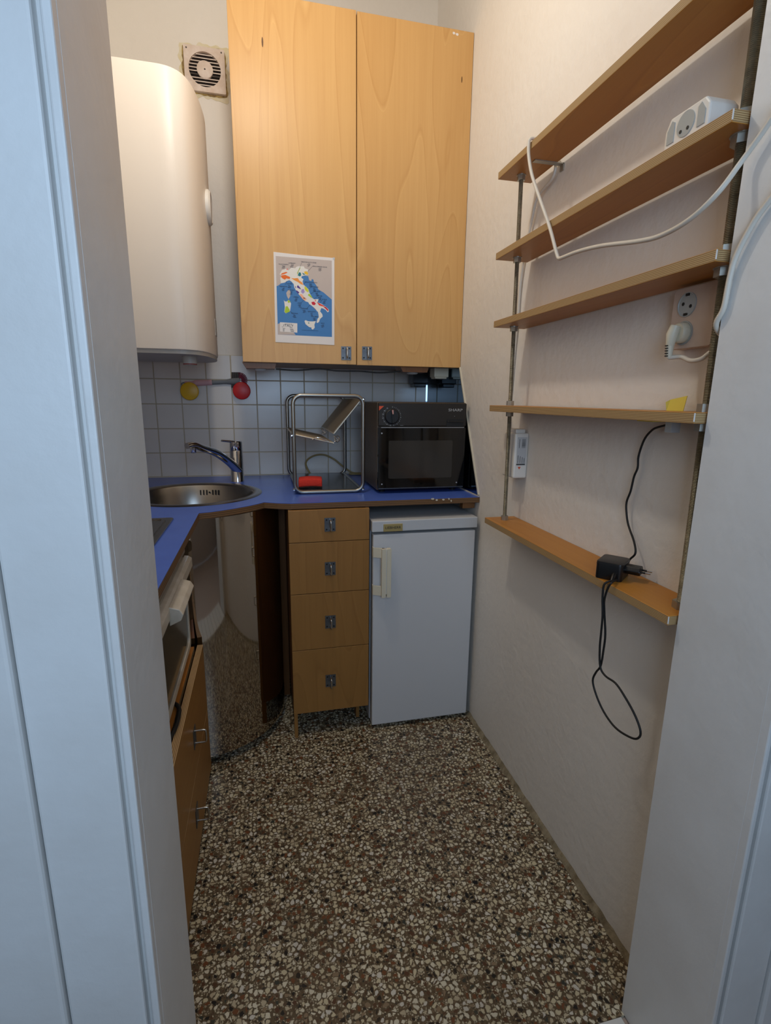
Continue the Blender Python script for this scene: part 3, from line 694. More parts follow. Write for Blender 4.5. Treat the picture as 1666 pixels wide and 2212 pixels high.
# ------------------------------------------------------------------ wall cabinet
wy = 2.06; wx0_, wx1_, wz0_, wz1_ = -.062, .7985, 1.4185, 2.588; seam = .3675
t = thing('wall_cabinet', ((wx0_ + wx1_) / 2, 2.28, wz0_), 'tall two-door birch wall cabinet above the microwave', 'cabinet')
mesh('side_panel', box(wx0_ + .001, wx0_ + .018, wy + .02, YB - .0075, wz0_ + .004, wz1_ - .002), M_CAB, t)
mesh('side_panel', box(wx1_ - .018, wx1_ - .001, wy + .02, YB - .0075, wz0_ + .004, wz1_ - .002), M_CAB, t)
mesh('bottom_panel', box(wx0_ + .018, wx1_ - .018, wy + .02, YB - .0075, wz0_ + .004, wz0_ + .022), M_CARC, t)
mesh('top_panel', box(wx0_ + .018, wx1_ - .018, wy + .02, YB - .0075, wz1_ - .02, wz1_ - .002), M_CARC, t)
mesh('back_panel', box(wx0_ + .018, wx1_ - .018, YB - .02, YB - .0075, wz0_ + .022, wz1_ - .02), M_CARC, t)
dl = mesh('door', box(wx0_, seam - .0016, wy, wy + .0195, wz0_, wz1_), [M_CAB], t, bevel=.0008, seg=1)
drr = mesh('door', box(seam + .0016, wx1_, wy, wy + .0195, wz0_ - .001, wz1_ - .002), [M_CAB], t, bevel=.0008, seg=1)
handle_y(dl, ony(748, 763, wy).x, ony(748, 763, wy).z, wy)
handle_y(drr, ony(793, 763, wy).x, ony(793, 763, wy).z, wy)
for (u, v, par, s) in ((567, 91, dl, 1.0), (998, 172, drr, .7)):
    p = ony(u, v, wy)
    mesh('knot', prism([(p.x + .0028 * s * math.cos(a), p.z + .015 * s * math.sin(a)) for a in [k * math.pi / 5 for k in range(10)]], wy - .0004, wy + .001, 'y'), plain('knot_dark', (92, 58, 26), .6), par)
p = ony(985, 73, wy); mesh('chipped_veneer', join(*[prism([(p.x + dx_ + .006 * math.cos(a) * random.uniform(.6, 1.2), p.z + dz_ + .005 * math.sin(a) * random.uniform(.6, 1.2)) for a in [k * math.pi / 3 for k in range(6)]], wy - .0004, wy + .001, 'y') for dx_, dz_ in ((-.008, 0), (.006, -.002))]), M_PAPER, drr)

# ------------------------------------------------------------------ printed map taped to the cabinet door
py_ = wy - .0002
def mp(x, y): return ony(590 + x / 10.536, 540 + y / 10.533, wy)
def mpoly(name, pts, mat, lvl, par):
    q = [mp(*p) for p in pts]; y0 = py_ - .0012 - lvl * .00022
    return mesh(name, prism([(p.x, p.z) for p in q], y0 - .0002, y0 + .0006 if lvl else py_, 'y'), mat, par)
t = thing('paper_map', mp(700, 1100), 'printed colour map of Italy taped to the birch cabinet door', 'map')
mpoly('sheet', [(10, 45), (700, 125), (1395, 185), (1395, 2165), (700, 2128), (55, 2095)], M_PAPER, 0, t)
mpoly('sea_print', [(60, 140), (1335, 245), (1340, 1980), (110, 1925)], M_SEA, 1, t)
mpoly('land_print', [(60, 140), (1335, 245), (1335, 1130), (1150, 970), (1030, 900), (980, 800), (930, 740), (920, 680), (880, 660), (870, 710), (820, 690), (800, 600), (700, 580), (500, 600), (300, 700), (250, 750), (180, 762), (120, 810), (80, 825)], M_LAND, 2, t)
mpoly('land_print', [(106, 1690), (150, 1665), (300, 1770), (480, 1890), (515, 1935), (112, 1925)], M_LAND, 2, t)
mpoly('land_print', [(300, 980), (330, 930), (370, 905), (400, 950), (388, 1060), (352, 1120), (318, 1060)], M_LAND, 2, t)
mpoly('italy_print', [(165, 640), (200, 600), (150, 555), (200, 460), (320, 430), (350, 470), (420, 400), (500, 420), (540, 380), (590, 370), (700, 375), (720, 420), (800, 450), (785, 510), (805, 570), (740, 575), (690, 590), (650, 600), (645, 640), (690, 665), (672, 720), (690, 790), (760, 850), (800, 890), (830, 980), (900, 1100), (935, 1125), (1035, 1118), (1025, 1165), (1005, 1190), (1100, 1230), (1190, 1290), (1262, 1350), (1270, 1405), (1240, 1420), (1200, 1370), (1140, 1335), (1095, 1325), (1070, 1400), (1118, 1460), (1130, 1515), (1070, 1570), (1045, 1640), (1010, 1662), (988, 1650), (1010, 1570), (1042, 1530), (1025, 1420), (980, 1370), (925, 1310), (870, 1262), (828, 1240), (800, 1190), (740, 1172), (680, 1125), (620, 1050), (575, 1000), (530, 940), (482, 850), (470, 780), (420, 722), (370, 690), (310, 712), (270, 742), (180, 760), (170, 690)], M_ITALY, 3, t)
mpoly('island_print', [(245, 1140), (265, 1170), (310, 1175), (360, 1135), (410, 1220), (400, 1300), (385, 1400), (320, 1432), (290, 1445), (255, 1410), (268, 1300), (258, 1210)], M_ITALY, 3, t)
mpoly('island_print', [(715, 1620), (740, 1598), (800, 1625), (900, 1628), (975, 1618), (940, 1700), (948, 1770), (905, 1815), (870, 1795), (880, 1770), (820, 1755), (740, 1690)], M_ITALY, 3, t)
mpoly('legend_box', [(158, 1645), (552, 1670), (552, 1882), (158, 1858)], M_PAPER, 3, t)
reg = [('orange', [(190, 580), (280, 570), (390, 620), (380, 665), (300, 650), (270, 680), (215, 650), (185, 620)]), ('orange', [(205, 530), (300, 500), (330, 520), (250, 555), (170, 570)]), ('red', [(310, 430), (335, 430), (325, 460), (310, 455)]),
       ('amber', [(410, 640), (480, 650), (560, 640), (600, 700), (660, 740), (690, 800), (630, 780), (560, 730), (480, 690)]), ('teal', [(590, 510), (630, 520), (640, 580), (610, 605), (560, 580)]), ('teal', [(660, 520), (740, 555), (690, 570)]), ('green', [(600, 420), (630, 400), (590, 470), (550, 560), (545, 530)]),
       ('yellow', [(700, 500), (760, 485), (800, 530), (790, 570), (730, 550)]), ('purple', [(560, 800), (600, 840), (640, 900), (590, 880), (540, 850)]), ('purple', [(500, 810), (525, 850), (510, 880)]), ('purple', [(540, 920), (600, 970), (570, 1000), (520, 930)]), ('lilac', [(650, 900), (700, 890), (720, 960), (680, 1000), (635, 960)]),
       ('lime', [(720, 820), (780, 870), (810, 930), (800, 970), (740, 930), (715, 880)]), ('green', [(820, 990), (870, 1050), (900, 1105), (840, 1070), (790, 1030)]), ('salmon', [(600, 1010), (650, 1005), (700, 1060), (770, 1120), (720, 1160), (650, 1090)]), ('red', [(680, 1080), (745, 1105), (700, 1110)]),
       ('crimson', [(870, 1190), (930, 1175), (975, 1225), (940, 1260), (890, 1245)]), ('crimson', [(925, 1310), (985, 1365), (960, 1350)]), ('red', [(950, 1130), (975, 1140), (960, 1190)]), ('red', [(990, 1185), (1080, 1230), (1190, 1290), (1130, 1285), (1050, 1265)]), ('crimson', [(1140, 1290), (1200, 1300), (1258, 1360), (1250, 1400), (1200, 1345)]),
       ('green', [(330, 1150), (365, 1142), (400, 1190), (340, 1205)]), ('green', [(285, 1290), (330, 1280), (375, 1360), (380, 1405), (320, 1430), (290, 1440), (260, 1405)]), ('teal', [(790, 1650), (830, 1655), (810, 1680)])]
for cn, pg in reg: mpoly('wine_region_print', pg, M_MAP[cn], 4, t)
names = [("VALLE D'AOSTA", 235, 330, 22), ('LOMBARDY', 430, 305, 22), ('TRENTINO-ALTO ADIGE', 810, 285, 22), ('FRIULI-VENEZIA GIULIA', 1065, 385, 22), ('LIGURIA', 370, 772, 24), ('PIEDMONT', 235, 835, 24), ('EMILIA-ROMAGNA', 860, 740, 24), ('TUSCANY', 415, 915, 24), ('LE MARCHE', 940, 845, 24), ('ABRUZZO', 1000, 945, 24), ('UMBRIA', 520, 1075, 24), ('MOLISE', 1060, 1048, 24), ('PUGLIA', 1170, 1128, 24), ('LAZIO', 605, 1208, 24), ('CAMPANIA', 710, 1335, 24), ('BASILICATA', 880, 1405, 24), ('SARDINIA', 490, 1445, 24), ('CALABRIA', 950, 1518, 24), ('SICILY', 1130, 1670, 22)]
yi = py_ - .0012 - 5 * .00022
ink = mesh('place_list_print', join(*[prism([(q.x - w, q.z - .00042), (q.x + w, q.z - .00042), (q.x + w, q.z + .00042), (q.x - w, q.z + .00042)], yi - .0001, yi + .0001, 'y')
      for (_, x, y, s) in names for k in range(4) for q, w in [(mp(x + random.uniform(-12, 12), y + 34 + k * 19), .0030 + random.random() * .003)]]
      + [tube([mp(*a) + Vector((0, yi - wy, 0)), mp(*b) + Vector((0, yi - wy, 0))], .0003, 4) for a, b in (((650, 290), (560, 540)), ((900, 370), (780, 500)), ((270, 800), (320, 710)), ((440, 780), (400, 740)), ((730, 745), (690, 790)), ((870, 850), (810, 880)), ((930, 950), (860, 1000)), ((1020, 1050), (930, 1110)), ((1120, 1130), (1070, 1200)), ((650, 1190), (700, 1140)), ((770, 1330), (850, 1240)), ((440, 1430), (380, 1395)), ((650, 1825), (1030, 1840)))]
      + [prism([(q.x - w, q.z - .0005), (q.x + w, q.z - .0005), (q.x + w, q.z + .0005), (q.x - w, q.z + .0005)], yi - .0001, yi + .0001, 'y') for (x, y, w) in ((215, 1750, .0022), (250, 1785, .0045), (240, 1805, .003), (240, 1825, .003), (240, 1845, .003), (410, 1768, .005), (420, 1800, .006), (430, 1812, .006), (435, 1840, .007), (440, 1855, .006)) for q in [mp(x, y)]]), M_INK, t)
ink['kind'] = 'stuff'
for s, x, y, sz in names:
    q = mp(x, y); text('region_name', s, sz / 10.5 * 2.15 / 1111 * 1.25, (q.x, yi, q.z), M_INK, t, .0001)
q = mp(350, 1725); text('title_lettering', 'ITALY', .0115, (q.x, yi, q.z), M_INK, t, .0001, width=1.25)
q = mp(350, 1690); text('title_lettering', 'WINE MAP OF', .0042, (q.x, yi, q.z), M_INK, t, .0001)
q = mp(1385, 200); mesh('tape', box(q.x - .004, q.x + .003, py_ - .0019, py_ - .0010, q.z - .004, q.z + .004), M_CLIP, t)

# ------------------------------------------------------------------ under the wall cabinet
uz = wz0_ + .0045
def spot(u0, u1, label):
    a = ony(u0, 800, wy + .03).x; b = ony(u1, 800, wy + .03).x; yb_ = wy + .11
    t = thing('cabinet_spotlight', ((a + b) / 2, (wy + .02 + yb_) / 2, uz), label, 'spotlight')
    mesh('wooden_block', prism([(a, uz - .026), (b, uz - .026), (b + .006, uz - .004), (a - .014, uz - .004)], wy + .022, yb_, 'y'), M_CARC, t)
    for xx in (a + .012, b - .012): mesh('spacer_screw', tube([(xx, wy + .03, uz + .0005), (xx, wy + .03, uz - .006)], .003, 8), M_WPLAST, t)
    c = ((a + b) / 2, wy + .065, uz - .026)
    mesh('lens', lathe([(.022, .001), (.024, -.003), (.018, -.007), (0, -.008)], c, 'z', 24), M_CLIP, t, smooth=40)
    return t
spot(532, 594, 'wooden-mounted spotlight under the cabinet nearest the boiler')
spot(870, 922, 'wooden-mounted spotlight under the cabinet above the microwave')
L = [ony(u, v, wy + .028) for u, v in ((596, 797), (640, 800), (690, 797), (730, 801), (780, 802), (820, 805), (866, 802))]
o = mesh('spotlight_cable', tube(spline(L, 5), .0028, 6), M_BLACKM, smooth=60); tag(o, 'thin black cable strung along the underside of the wall cabinet', 'cable')
jy0, jy1 = 2.168, 2.232; jx0, jx1 = .7245, .7895; jz = ony(950, 815, jy0).z
t = thing('junction_socket', ((jx0 + jx1) / 2, 2.20, jz), 'white plastic socket box under the cabinet in the mirror corner', 'socket')
mesh('box', box(jx0, jx1, jy0, jy1, jz, uz), M_CREAM, t, bevel=.004)
mesh('socket_lip', box(jx0 + .004, jx1 - .008, jy0 + .003, jy1 - .006, jz - .006, jz + .001), M_CREAM, t, bevel=.002)
q0 = ony(893, 808, 2.37); q1 = ony(926, 829, 2.37)
t = thing('black_transformer', ((q0.x + q1.x) / 2, 2.41, q1.z), 'black plug-in transformer hanging under the cabinet beside the socket box', 'transformer')
mesh('housing', box(q0.x, q1.x, 2.37, 2.45, q1.z, uz), M_BLACK, t, bevel=.004)
mesh('plug_step', box(q0.x + .008, q1.x - .01, 2.375, 2.44, q1.z - .016, q1.z + .001), M_BLACK, t, bevel=.003)

# ------------------------------------------------------------------ boiler
bz0, bz1 = 1.437, 2.232
oc = [(-.30, 1.8405), (-.245, 1.8415), (-.212, 1.852), (-.185, 1.880), (-.166, 1.935), (-.154, 2.02), (-.149, 2.11), (-.153, 2.19), (-.168, 2.265), (-.190, 2.30), (-.225, 2.322), (-.30, 2.330)]
oc = [(p.x - .007, p.y) for p in spline([(a, b, 0) for a, b in oc], 4)]
bo = [(XL + .03, 1.840)] + oc + [(XL + .03, 2.330)]
t = thing('water_heater', (-.45, 2.085, bz0), 'white enamelled wall water heater with rounded front beside the fan', 'water heater')
mesh('shell', prism(bo, bz0, bz1), M_BOIL, t, bevel=.006, smooth=40)
def shrink(poly, d):
    cx = sum(p[0] for p in poly) / len(poly); cy = sum(p[1] for p in poly) / len(poly)
    return [(p[0] + (cx - p[0]) * d, p[1] + (cy - p[1]) * d) for p in poly]
mesh('bottom_cover', prism(shrink(bo, .05), bz0 - .012, bz0 + .004), M_BOILB, t)
mesh('wall_bracket', box(XL, XL + .031, 1.95, 2.22, 1.52, 2.15), M_BOILB, t)
q = ony(408, 769, 1.95); mesh('safety_valve', lathe([(0, -.03), (.022, -.03), (.024, -.012), (.024, .0)], (q.x, 1.97, bz0 - .011), 'z', 20), M_BOILB, t, smooth=40)
mesh('valve_ring', lathe([(.0222, -.029), (.0232, -.028), (.0232, -.026), (.0225, -.025)], (q.x, 1.97, bz0 - .011), 'z', 20), plain('faded_red', (140, 62, 56), .5), t)
zdial = H + .311 * 2.07
mesh('thermometer', lathe([(.056, -.008), (.056, .006), (.050, .012), (.046, .012), (.044, .009), (0, .009)], (-.157, 2.075, zdial), 'x', 36), M_WPLAST, t, smooth=35)
mesh('thermometer_face', lathe([(.043, .0085), (.043, .0105), (0, .0105)], (-.157, 2.075, zdial), 'x', 28), M_PAPER, t)
q = onx(460, 693, -.150); mesh('indicator', box(-.163, -.1545, 2.085, 2.135, q.z - .03 if q.z > 1.5 else 1.53, q.z + .03 if q.z > 1.5 else 1.59), M_BOILB, t, bevel=.002)

# ------------------------------------------------------------------ exhaust fan
fa = ony(398.5, 102, YB); fb = ony(489, 213, YB)
fcx, fcz = (fa.x + fb.x) / 2 + .0, (fa.z + fb.z) / 2 + .004; hs = .0775
fcx = fb.x - hs + .001
t = thing('exhaust_fan', (fcx, YB, fcz - hs), 'square white exhaust fan with stained edges high on the wall', 'fan')
def ragged(d, amp, n=90):
    P_ = []; ph = [random.uniform(0, 6.28) for _ in range(4)]
    for k in range(n):
        a = 2 * math.pi * k / n; m_ = 1 / max(abs(math.cos(a)), abs(math.sin(a)))
        w_ = sum(math.sin(a * f_ + p_) for f_, p_ in zip((3, 7, 12, 19), ph)) / 4
        r = (hs + d + amp * w_ + random.uniform(-.001, .001)) * min(m_, 1.36); P_.append((fcx - .002 + r * math.cos(a), fcz + r * math.sin(a)))
    return P_
mesh('wall_stain', prism(ragged(.016, .012), YB - .0012, YB - .0002, 'y'), plain('yellow_stain', (214, 200, 158), .8, vary=(30., (222, 214, 194), .2)), t)
mesh('stained_sealant', prism(ragged(.006, .004), YB - .003, YB - .0004, 'y'), M_SEAL, t)
fr_ = .061
mesh('cover', prism(rrect(fcx - hs, fcx + hs, fcz - hs, fcz + hs, .004), YB - .018, YB - .002, 'y', holes=[circle(fcx, fcz, fr_, 40)]), plain('fan_cover_plastic', (222, 208, 198), .45, vary=(26., (206, 186, 170), .15)), t, smooth=25)
mesh('duct', disc((fcx, YB - .004, fcz), fr_ + .002, .003, 'y', 40), M_DIRT, t)
for k in range(10):
    z = fcz - .052 + k * .0116; w = math.sqrt(max(fr_ ** 2 - (z - fcz) ** 2, 1e-5))
    V_, F_ = box(fcx - w, fcx + w, YB - .017, YB - .006, z - .0016, z + .0016)
    mesh('louvre', ([(v[0], v[1], v[2] + (v[1] - YB + .012) * .5) for v in V_], F_), M_DIRT if k in (3,) else MATS['fan_cover_plastic'], t)
mesh('hub_cover', lathe([(.031, .0), (.031, -.008), (.028, -.010), (0, -.010)], (fcx, YB - .010, fcz), 'y', 32), MATS['fan_cover_plastic'], t, smooth=40)
mesh('hub_screw', disc((fcx, YB - .0198, fcz), .003, -.001, 'y', 10), M_DIRT, t)
for dx_ in (-1, 1): mesh('corner_screw', disc((fcx + dx_ * .066, YB - .0178, fcz + .066), .003, -.001, 'y', 10), M_DIRT, t)

# ------------------------------------------------------------------ hooks and dish brush
def hook(u, v, mat, label, sr):
    p = ony(u, v, YT - .03); r = .039
    t = thing('suction_hook', (p.x, YT, p.z), label, 'hook')
    mesh('face_disc', lathe([(0, -.0265), (r * .90, -.0262), (r * .97, -.025), (r, -.022), (r, -.018), (r * .9, -.016), (0, -.016)], (p.x, YT, p.z), 'y', 36), mat, t, smooth=45)
    mesh('suction_cup', lathe([(sr, -.017), (sr, -.003), (sr + .001, -.001), (sr + .001, .0), (0, .0)], (p.x, YT, p.z), 'y', 28), mat, t, smooth=45)
    return p
hy = hook(409, 845, M_YEL, 'round yellow suction hook on the tiles', .0215)
hr = hook(522, 844, M_RED, 'round red suction hook on the tiles', .0270)
yb_ = YT - .0082
a0 = ony(393, 829, yb_); a1 = ony(458, 826, yb_); a2 = ony(485, 825, yb_); a3 = ony(518, 823, yb_)
t = thing('dish_brush', (a1.x, yb_, a1.z), 'pink and grey dish brush resting on the two suction hooks', 'brush')
mesh('handle', tube(spline([a0 + Vector((.012, 0, 0)), a0 + Vector((.05, 0, 0)), (a0 + a1) / 2, a1], 5), [q_ * .55 for q_ in (.009, .009, .0095, .010, .0105, .011, .0115, .012, .012, .0118, .0115, .011, .0108, .0105, .010, .010)], 12, flat=2.18), M_PINK, t, smooth=50)
mesh('hanging_loop', tube([(a0.x + .010 + .012 * math.cos(a), yb_, a0.z - .001 + .006 * math.sin(a)) for a in [k * math.pi / 6 for k in range(12)]], .002, 6, True), M_GREY, t, smooth=60)
mesh('neck', tube(spline([a1 - Vector((.002, 0, 0)), a2, (a2 + a3) / 2, a3], 5), [q_ * .47 for q_ in (.0098, .0096, .0094, .0092, .009, .009, .0095, .0105, .0115, .0125, .0135, .0142, .0146, .0148, .0148, .0145)], 12, flat=2.23), M_GREY, t, smooth=50)
for nm, mt_, rng, col in (('bristles', M_BRIS1, range(0, 9), 0), ('tip_bristles', M_BRIS2, range(0, 11), 1)):
    tf = []
    for k in rng:
        if col == 0:
            b0 = Vector((a3.x - .034 + k * .0042, yb_, a3.z + .008)); b1 = b0 + Vector((.002, -.001, .030))
            tf.append(tube([b0, b1], .0021, 5))
            if k > 3: continue
            c0 = Vector((a3.x - .034 + k * .0042, yb_, a3.z - .008)); tf.append(tube([c0, c0 + Vector((-.002, 0, -.022))], .0021, 5))
        else:
            a = R(95 - k * 12); b0 = Vector((a3.x, yb_, a3.z + .004)); tf.append(tube([b0 + Vector((.008 * math.cos(a), 0, .008 * math.sin(a))), b0 + Vector((.034 * math.cos(a), -.001, .034 * math.sin(a)))], .0024, 5))
    o = mesh(nm, join(*tf), mt_, t); o['kind'] = 'stuff'

# ------------------------------------------------------------------ hanging shelf on threaded rods
yE, yN = 1.516, .7185
SH = [(.678, .781, 1.902, 1.920), (.684, .786, 1.691, 1.709), (.689, .791, 1.503, 1.521), (.690, .794, 1.256, 1.274), (.6945, .7985, .898, .916)]
t = thing('hanging_shelf', (.74, 1.12, .898), 'five-board plywood shelf hung on two threaded rods along the wall', 'shelf')
for (x0, x1, z0, z1) in SH:
    b = mesh('shelf_board', box(x0, x1, yN, yE, z0, z1), [M_SHELF, M_PLY], t, fm=[0, 0, 1, 1, 1, 1], bevel=.0008, seg=1)
    mesh('paint_smear', box(x0 - .0004, x0 + .0014, yN - .0005, yN + .0008, z0 + .003, z1 - .001), M_TRIM, b)
def rodx(z, y): return .7275 + (1.92 - z) * .0155 / 1.02
def rod(y, x_off, r, zb, zt):
    n = 12; pitch = .0026; k = int((zt - zb) / pitch); V, F = [], []
    for i in range(2 * k + 1):
        z = zb + i * pitch / 2; rr = r if i % 2 else r * .86
        for j in range(n):
            a = 2 * math.pi * j / n; V.append((rodx(z, y) + x_off + rr * math.cos(a), y + rr * math.sin(a), z))
    for i in range(2 * k):
        for j in range(n):
            l = (j + 1) % n; F.append((i * n + j, i * n + l, (i + 1) * n + l, (i + 1) * n + j))
    F += [tuple(range(n)), tuple(2 * k * n + j for j in range(n))]
    return V, F
def hexnut(x, y, z0, z1, r): return prism([(x + r * math.cos(k * math.pi / 3 + .3), y + r * math.sin(k * math.pi / 3 + .3)) for k in range(6)], z0, z1)
for (y, xo, r, nr, ztop) in ((1.472, 0.0, .0062, .0115, 1.945), (.745, .003, .0095, .0165, 2.45)):
    mesh('threaded_rod', rod(y, xo, r, .885, ztop), M_ZINC, t, smooth=20)
    for k, (x0, x1, z0, z1) in enumerate(SH):
        if k < 4: mesh('nut', hexnut(rodx(z0, y) + xo, y, z0 - .014, z0 + .0003, nr), M_NUT, t)
        if k > 2 or r > .007: mesh('nut', hexnut(rodx(z1, y) + xo, y, z1 - .0003, z1 + .014, nr), M_NUT, t)
        mesh('washer', disc((rodx(z0, y) + xo, y, z0 + .0003), nr * 1.12, -.0018, 'z', 18), M_NUT, t) if k < 4 else None
    if ztop > 2: mesh('top_anchor', box(rodx(2.45, y) - .02, XW - .0002, y - .02, y + .02, 2.435, 2.46), M_NUT, t)
bk = onx(1170, 362, .74)
mesh('angle_bracket', join(box(.715, .7985, 1.372, 1.388, 1.8995, 1.9022), box(.796, .7995, 1.372, 1.388, 1.885, 1.9022)), M_NUT, t)

# ------------------------------------------------------------------ multi-socket on the second shelf
mxx = .690; z2 = 1.709
t = thing('socket_block', (.73, .85, z2), 'white three-way socket block lying on the second shelf from the top', 'socket block')
q0 = onx(1436, 300, mxx); q1 = onx(1535, 222, mxx)
ya, yb2 = max(q1.y, .742), q0.y
zt = z2 + .047
mesh('body', prism([(ya, z2), (yb2, z2), (yb2, zt - .018), (yb2 - .010, zt), (ya + .010, zt), (ya, zt - .012)], mxx, mxx + .055, 'x'), M_WPLAST, t, bevel=.003)
yc = (ya + yb2) / 2
mesh('socket_well', lathe([(.0185, -.0012), (.0185, .001), (0, .001)], (mxx, yc, z2 + .0245), 'x', 28), M_SOCK, t)
for dy_ in (-.006, .009): mesh('socket_hole', disc((mxx - .0012, yc + dy_, z2 + .016), .0028, -.0006, 'x', 10), M_BLACKM, t)
for s in (-1, 1):
    y0 = yc + s * .0245; y1 = yc + s * (.5 * (yb2 - ya) - .007)
    mesh('socket_well', prism([(y0, z2 + .008), (y1, z2 + .008), (y1, z2 + .028), (y0 + s * .006, z2 + .041), (y0, z2 + .037)], mxx - .0012, mxx + .001, 'x'), M_SOCK, t)

# ------------------------------------------------------------------ wall socket and plug
def yz(u, v, x): p = onx(u, v, x); return (p.y, p.z)
xs = XW - .030
t = thing('wall_socket', (XW, .87, 1.38), 'double white wall socket below the middle shelf near the door', 'socket')
a = [yz(1457, 632, xs), yz(1551, 614, xs), yz(1536, 752, xs), yz(1443, 757, xs)]
yl, yr = (a[0][0] + a[3][0]) / 2, max((a[1][0] + a[2][0]) / 2, .735); zb, ztp = 1.3885, 1.4965
mesh('box', prism(rrect(yr, yl, zb, ztp, .006), xs, XW - .0002, 'x'), M_PEACH, t, bevel=.002)
c1 = yz(1484, 663, xs); c2 = yz(1477, 723, xs); cyy = (c1[0] + c2[0]) / 2
for nm, cz in (('upper_socket', 1.466), ('lower_socket', 1.416)):
    w = mesh(nm, lathe([(.0215, .0005), (.0215, -.0020), (.0200, -.0020), (.0190, -.0007), (0, -.0007)], (xs, cyy, cz), 'x', 32), M_SOCK, t, smooth=40)
    if nm == 'upper_socket':
        mesh('earth_clip', box(xs - .0025, xs + .0005, cyy - .004, cyy + .004, cz + .015, cz + .0195), M_BLACKM, w)
        mesh('socket_hole', disc((xs - .0006, cyy - .009, cz - .004), .0032, -.0006, 'x', 12), M_BLACKM, w)
        mesh('socket_hole', disc((xs - .0006, cyy + .009, cz + .002), .0032, -.0006, 'x', 12), M_BLACKM, w)
        mesh('earth_clip', box(xs - .0025, xs + .0005, cyy - .004, cyy + .004, cz - .0195, cz - .015), M_BLACKM, w)
# white extension cable: plug, loop out through the doorway and back over the shelves
pz = 1.416
px_ = xs - .015
t = thing('extension_cable', (px_, cyy, pz - .03), 'white extension cable with plug draped over the shelves from the wall socket', 'cable')
mesh('plug_disc', lathe([(.0185, .0145), (.0185, .004), (.016, .0), (0, .0)], (px_, cyy, pz), 'x', 28), M_CREAM, t, smooth=40)
mesh('plug_body', tube([(px_ - .004, cyy, pz + .012), (px_ - .007, cyy + .003, pz - .004), (px_ - .006, cyy + .006, pz - .022)], [.0095, .0105, .0075], 14), M_CREAM, t, smooth=50)
sl = [(px_ - .006, cyy + .006, pz - .021), (px_ - .005, cyy + .0065, pz - .044)]
mesh('strain_relief', tube(sl, [.0075, .0055], 12), M_CREAM, t, smooth=50)
for k in range(5):
    f_ = k / 5 + .08; c = Vector(sl[0]) * (1 - f_) + Vector(sl[1]) * f_
    mesh('relief_slot', box(c.x - .0085 + .0015 * f_, c.x - .004, c.y - .0032, c.y + .0032, c.z - .0009, c.z + .0009), M_BLACKM, t)
pts = [Vector(sl[1]), onx(1472, 771, .762), onx(1492, 779, .758), onx(1516, 775, .757), onx(1540, 758, .762), Vector((.761, .748, 1.380)), Vector((.756, .7255, 1.385)), Vector((.735, .7243, 1.392)), Vector((.716, .7225, 1.403)), Vector((.7064, .7174, 1.415)), Vector((.7048, .706, 1.435))]
pts += [onx(1577, 600, .7035), onx(1592, 550, .7025), onx(1630, 478, .7030), onx(1668, 426, .7035)]
inn = [onx(1670, 253, .6990), onx(1640, 297, .6985), onx(1600, 352, .6940)]
oa = pts[-1] + (pts[-1] - pts[-2]) * 1.1; ob = inn[0] + (inn[0] - inn[1]) * 1.1
oa.x = min(oa.x, .702); ob.x = min(ob.x, .699)
pts += [oa, (oa + ob) / 2 + Vector((-.004, -.055, .0)), ob] + inn
pts += [onx(1550, 418, .674), onx(1490, 474, .671), onx(1430, 508, .675), onx(1380, 521, .676), onx(1300, 531, .676), onx(1250, 543, .675), onx(1216, 556, .674), onx(1208, 558, .674), onx(1203, 548, .674), onx(1188, 492, .675), onx(1168, 434, .674), onx(1150, 380, .672), onx(1143, 340, .671), Vector((.6713, 1.3285, 1.912)), Vector((.6738, 1.3282, 1.9237)), Vector((.682, 1.3278, 1.9268)), onx(1166, 300, .70)]
zs = 1.9265
pts = [p for p in pts]
pts += [Vector((.725, 1.355, zs + .004)), Vector((.765, 1.385, zs + .002)), Vector((.7885, 1.400, zs - .006)), Vector((.7905, 1.41, 1.88)), onx(1162, 425, .788), onx(1150, 470, .790), onx(1141, 515, .7915), onx(1132, 560, .7925), onx(1124, 620, .7935), onx(1119, 690, .7945), onx(1112, 760, .7945), onx(1106, 830, .7945), onx(1102, 880, .7945), onx(1099, 918, .789)]
mesh('cable', tube(spline(pts, 6), .0042, 8), M_CABLE, t, smooth=60)
bp0 = onx(1075, 934, .765); 
mesh('cable_tail', tube(spline([pts[-1], onx(1098, 924, .786), onx(1096, 930, .783)], 4), .0042, 8), M_CABLE, t, smooth=60)

# ------------------------------------------------------------------ white power supply hung on the wall behind the far rod
xb = XW - .046
ya_, yb3 = onx(1112, 975, xb).y, onx(1087, 975, xb).y
zb_, zt_ = onx(1100, 1031, xb).z, onx(1100, 934, xb).z
t = thing('power_supply', (XW, (ya_ + yb3) / 2, zb_), 'grubby white power supply with printed label hung behind the far rod', 'power supply')
mesh('case', box(xb, XW - .0005, ya_, yb3, zb_, zt_), M_WPLAST, t, bevel=.005)
mesh('cap', box(xb + .006, XW - .008, ya_ + .010, yb3 - .010, zt_ - .001, zt_ + .012), M_WPLAST, t, bevel=.003)
lx0, lx1 = xb + .008, XW - .006
lb = mesh('label', box(lx0, lx1, ya_ - .0006, ya_ + .0006, zb_ + .040, zt_ - .012), plain('label_paper', (190, 188, 186), .6), t)
bars = []
zc_ = zt_ - .018
for k in range(12):
    h_ = random.choice([.0007, .0012, .0018]); bars.append(box(lx1 - .017, lx1 - .005, ya_ - .0009, ya_ - .0005, zc_ - h_, zc_)); zc_ -= h_ + random.choice([.0008, .0014])
mesh('barcode', join(*bars), M_LABEL, lb)['kind'] = 'stuff'
ln = [box(lx0 + .004 + k * .007, lx0 + .0055 + k * .007, ya_ - .0009, ya_ - .0005, zb_ + .048, zb_ + .072 - .003 * k) for k in range(4)]
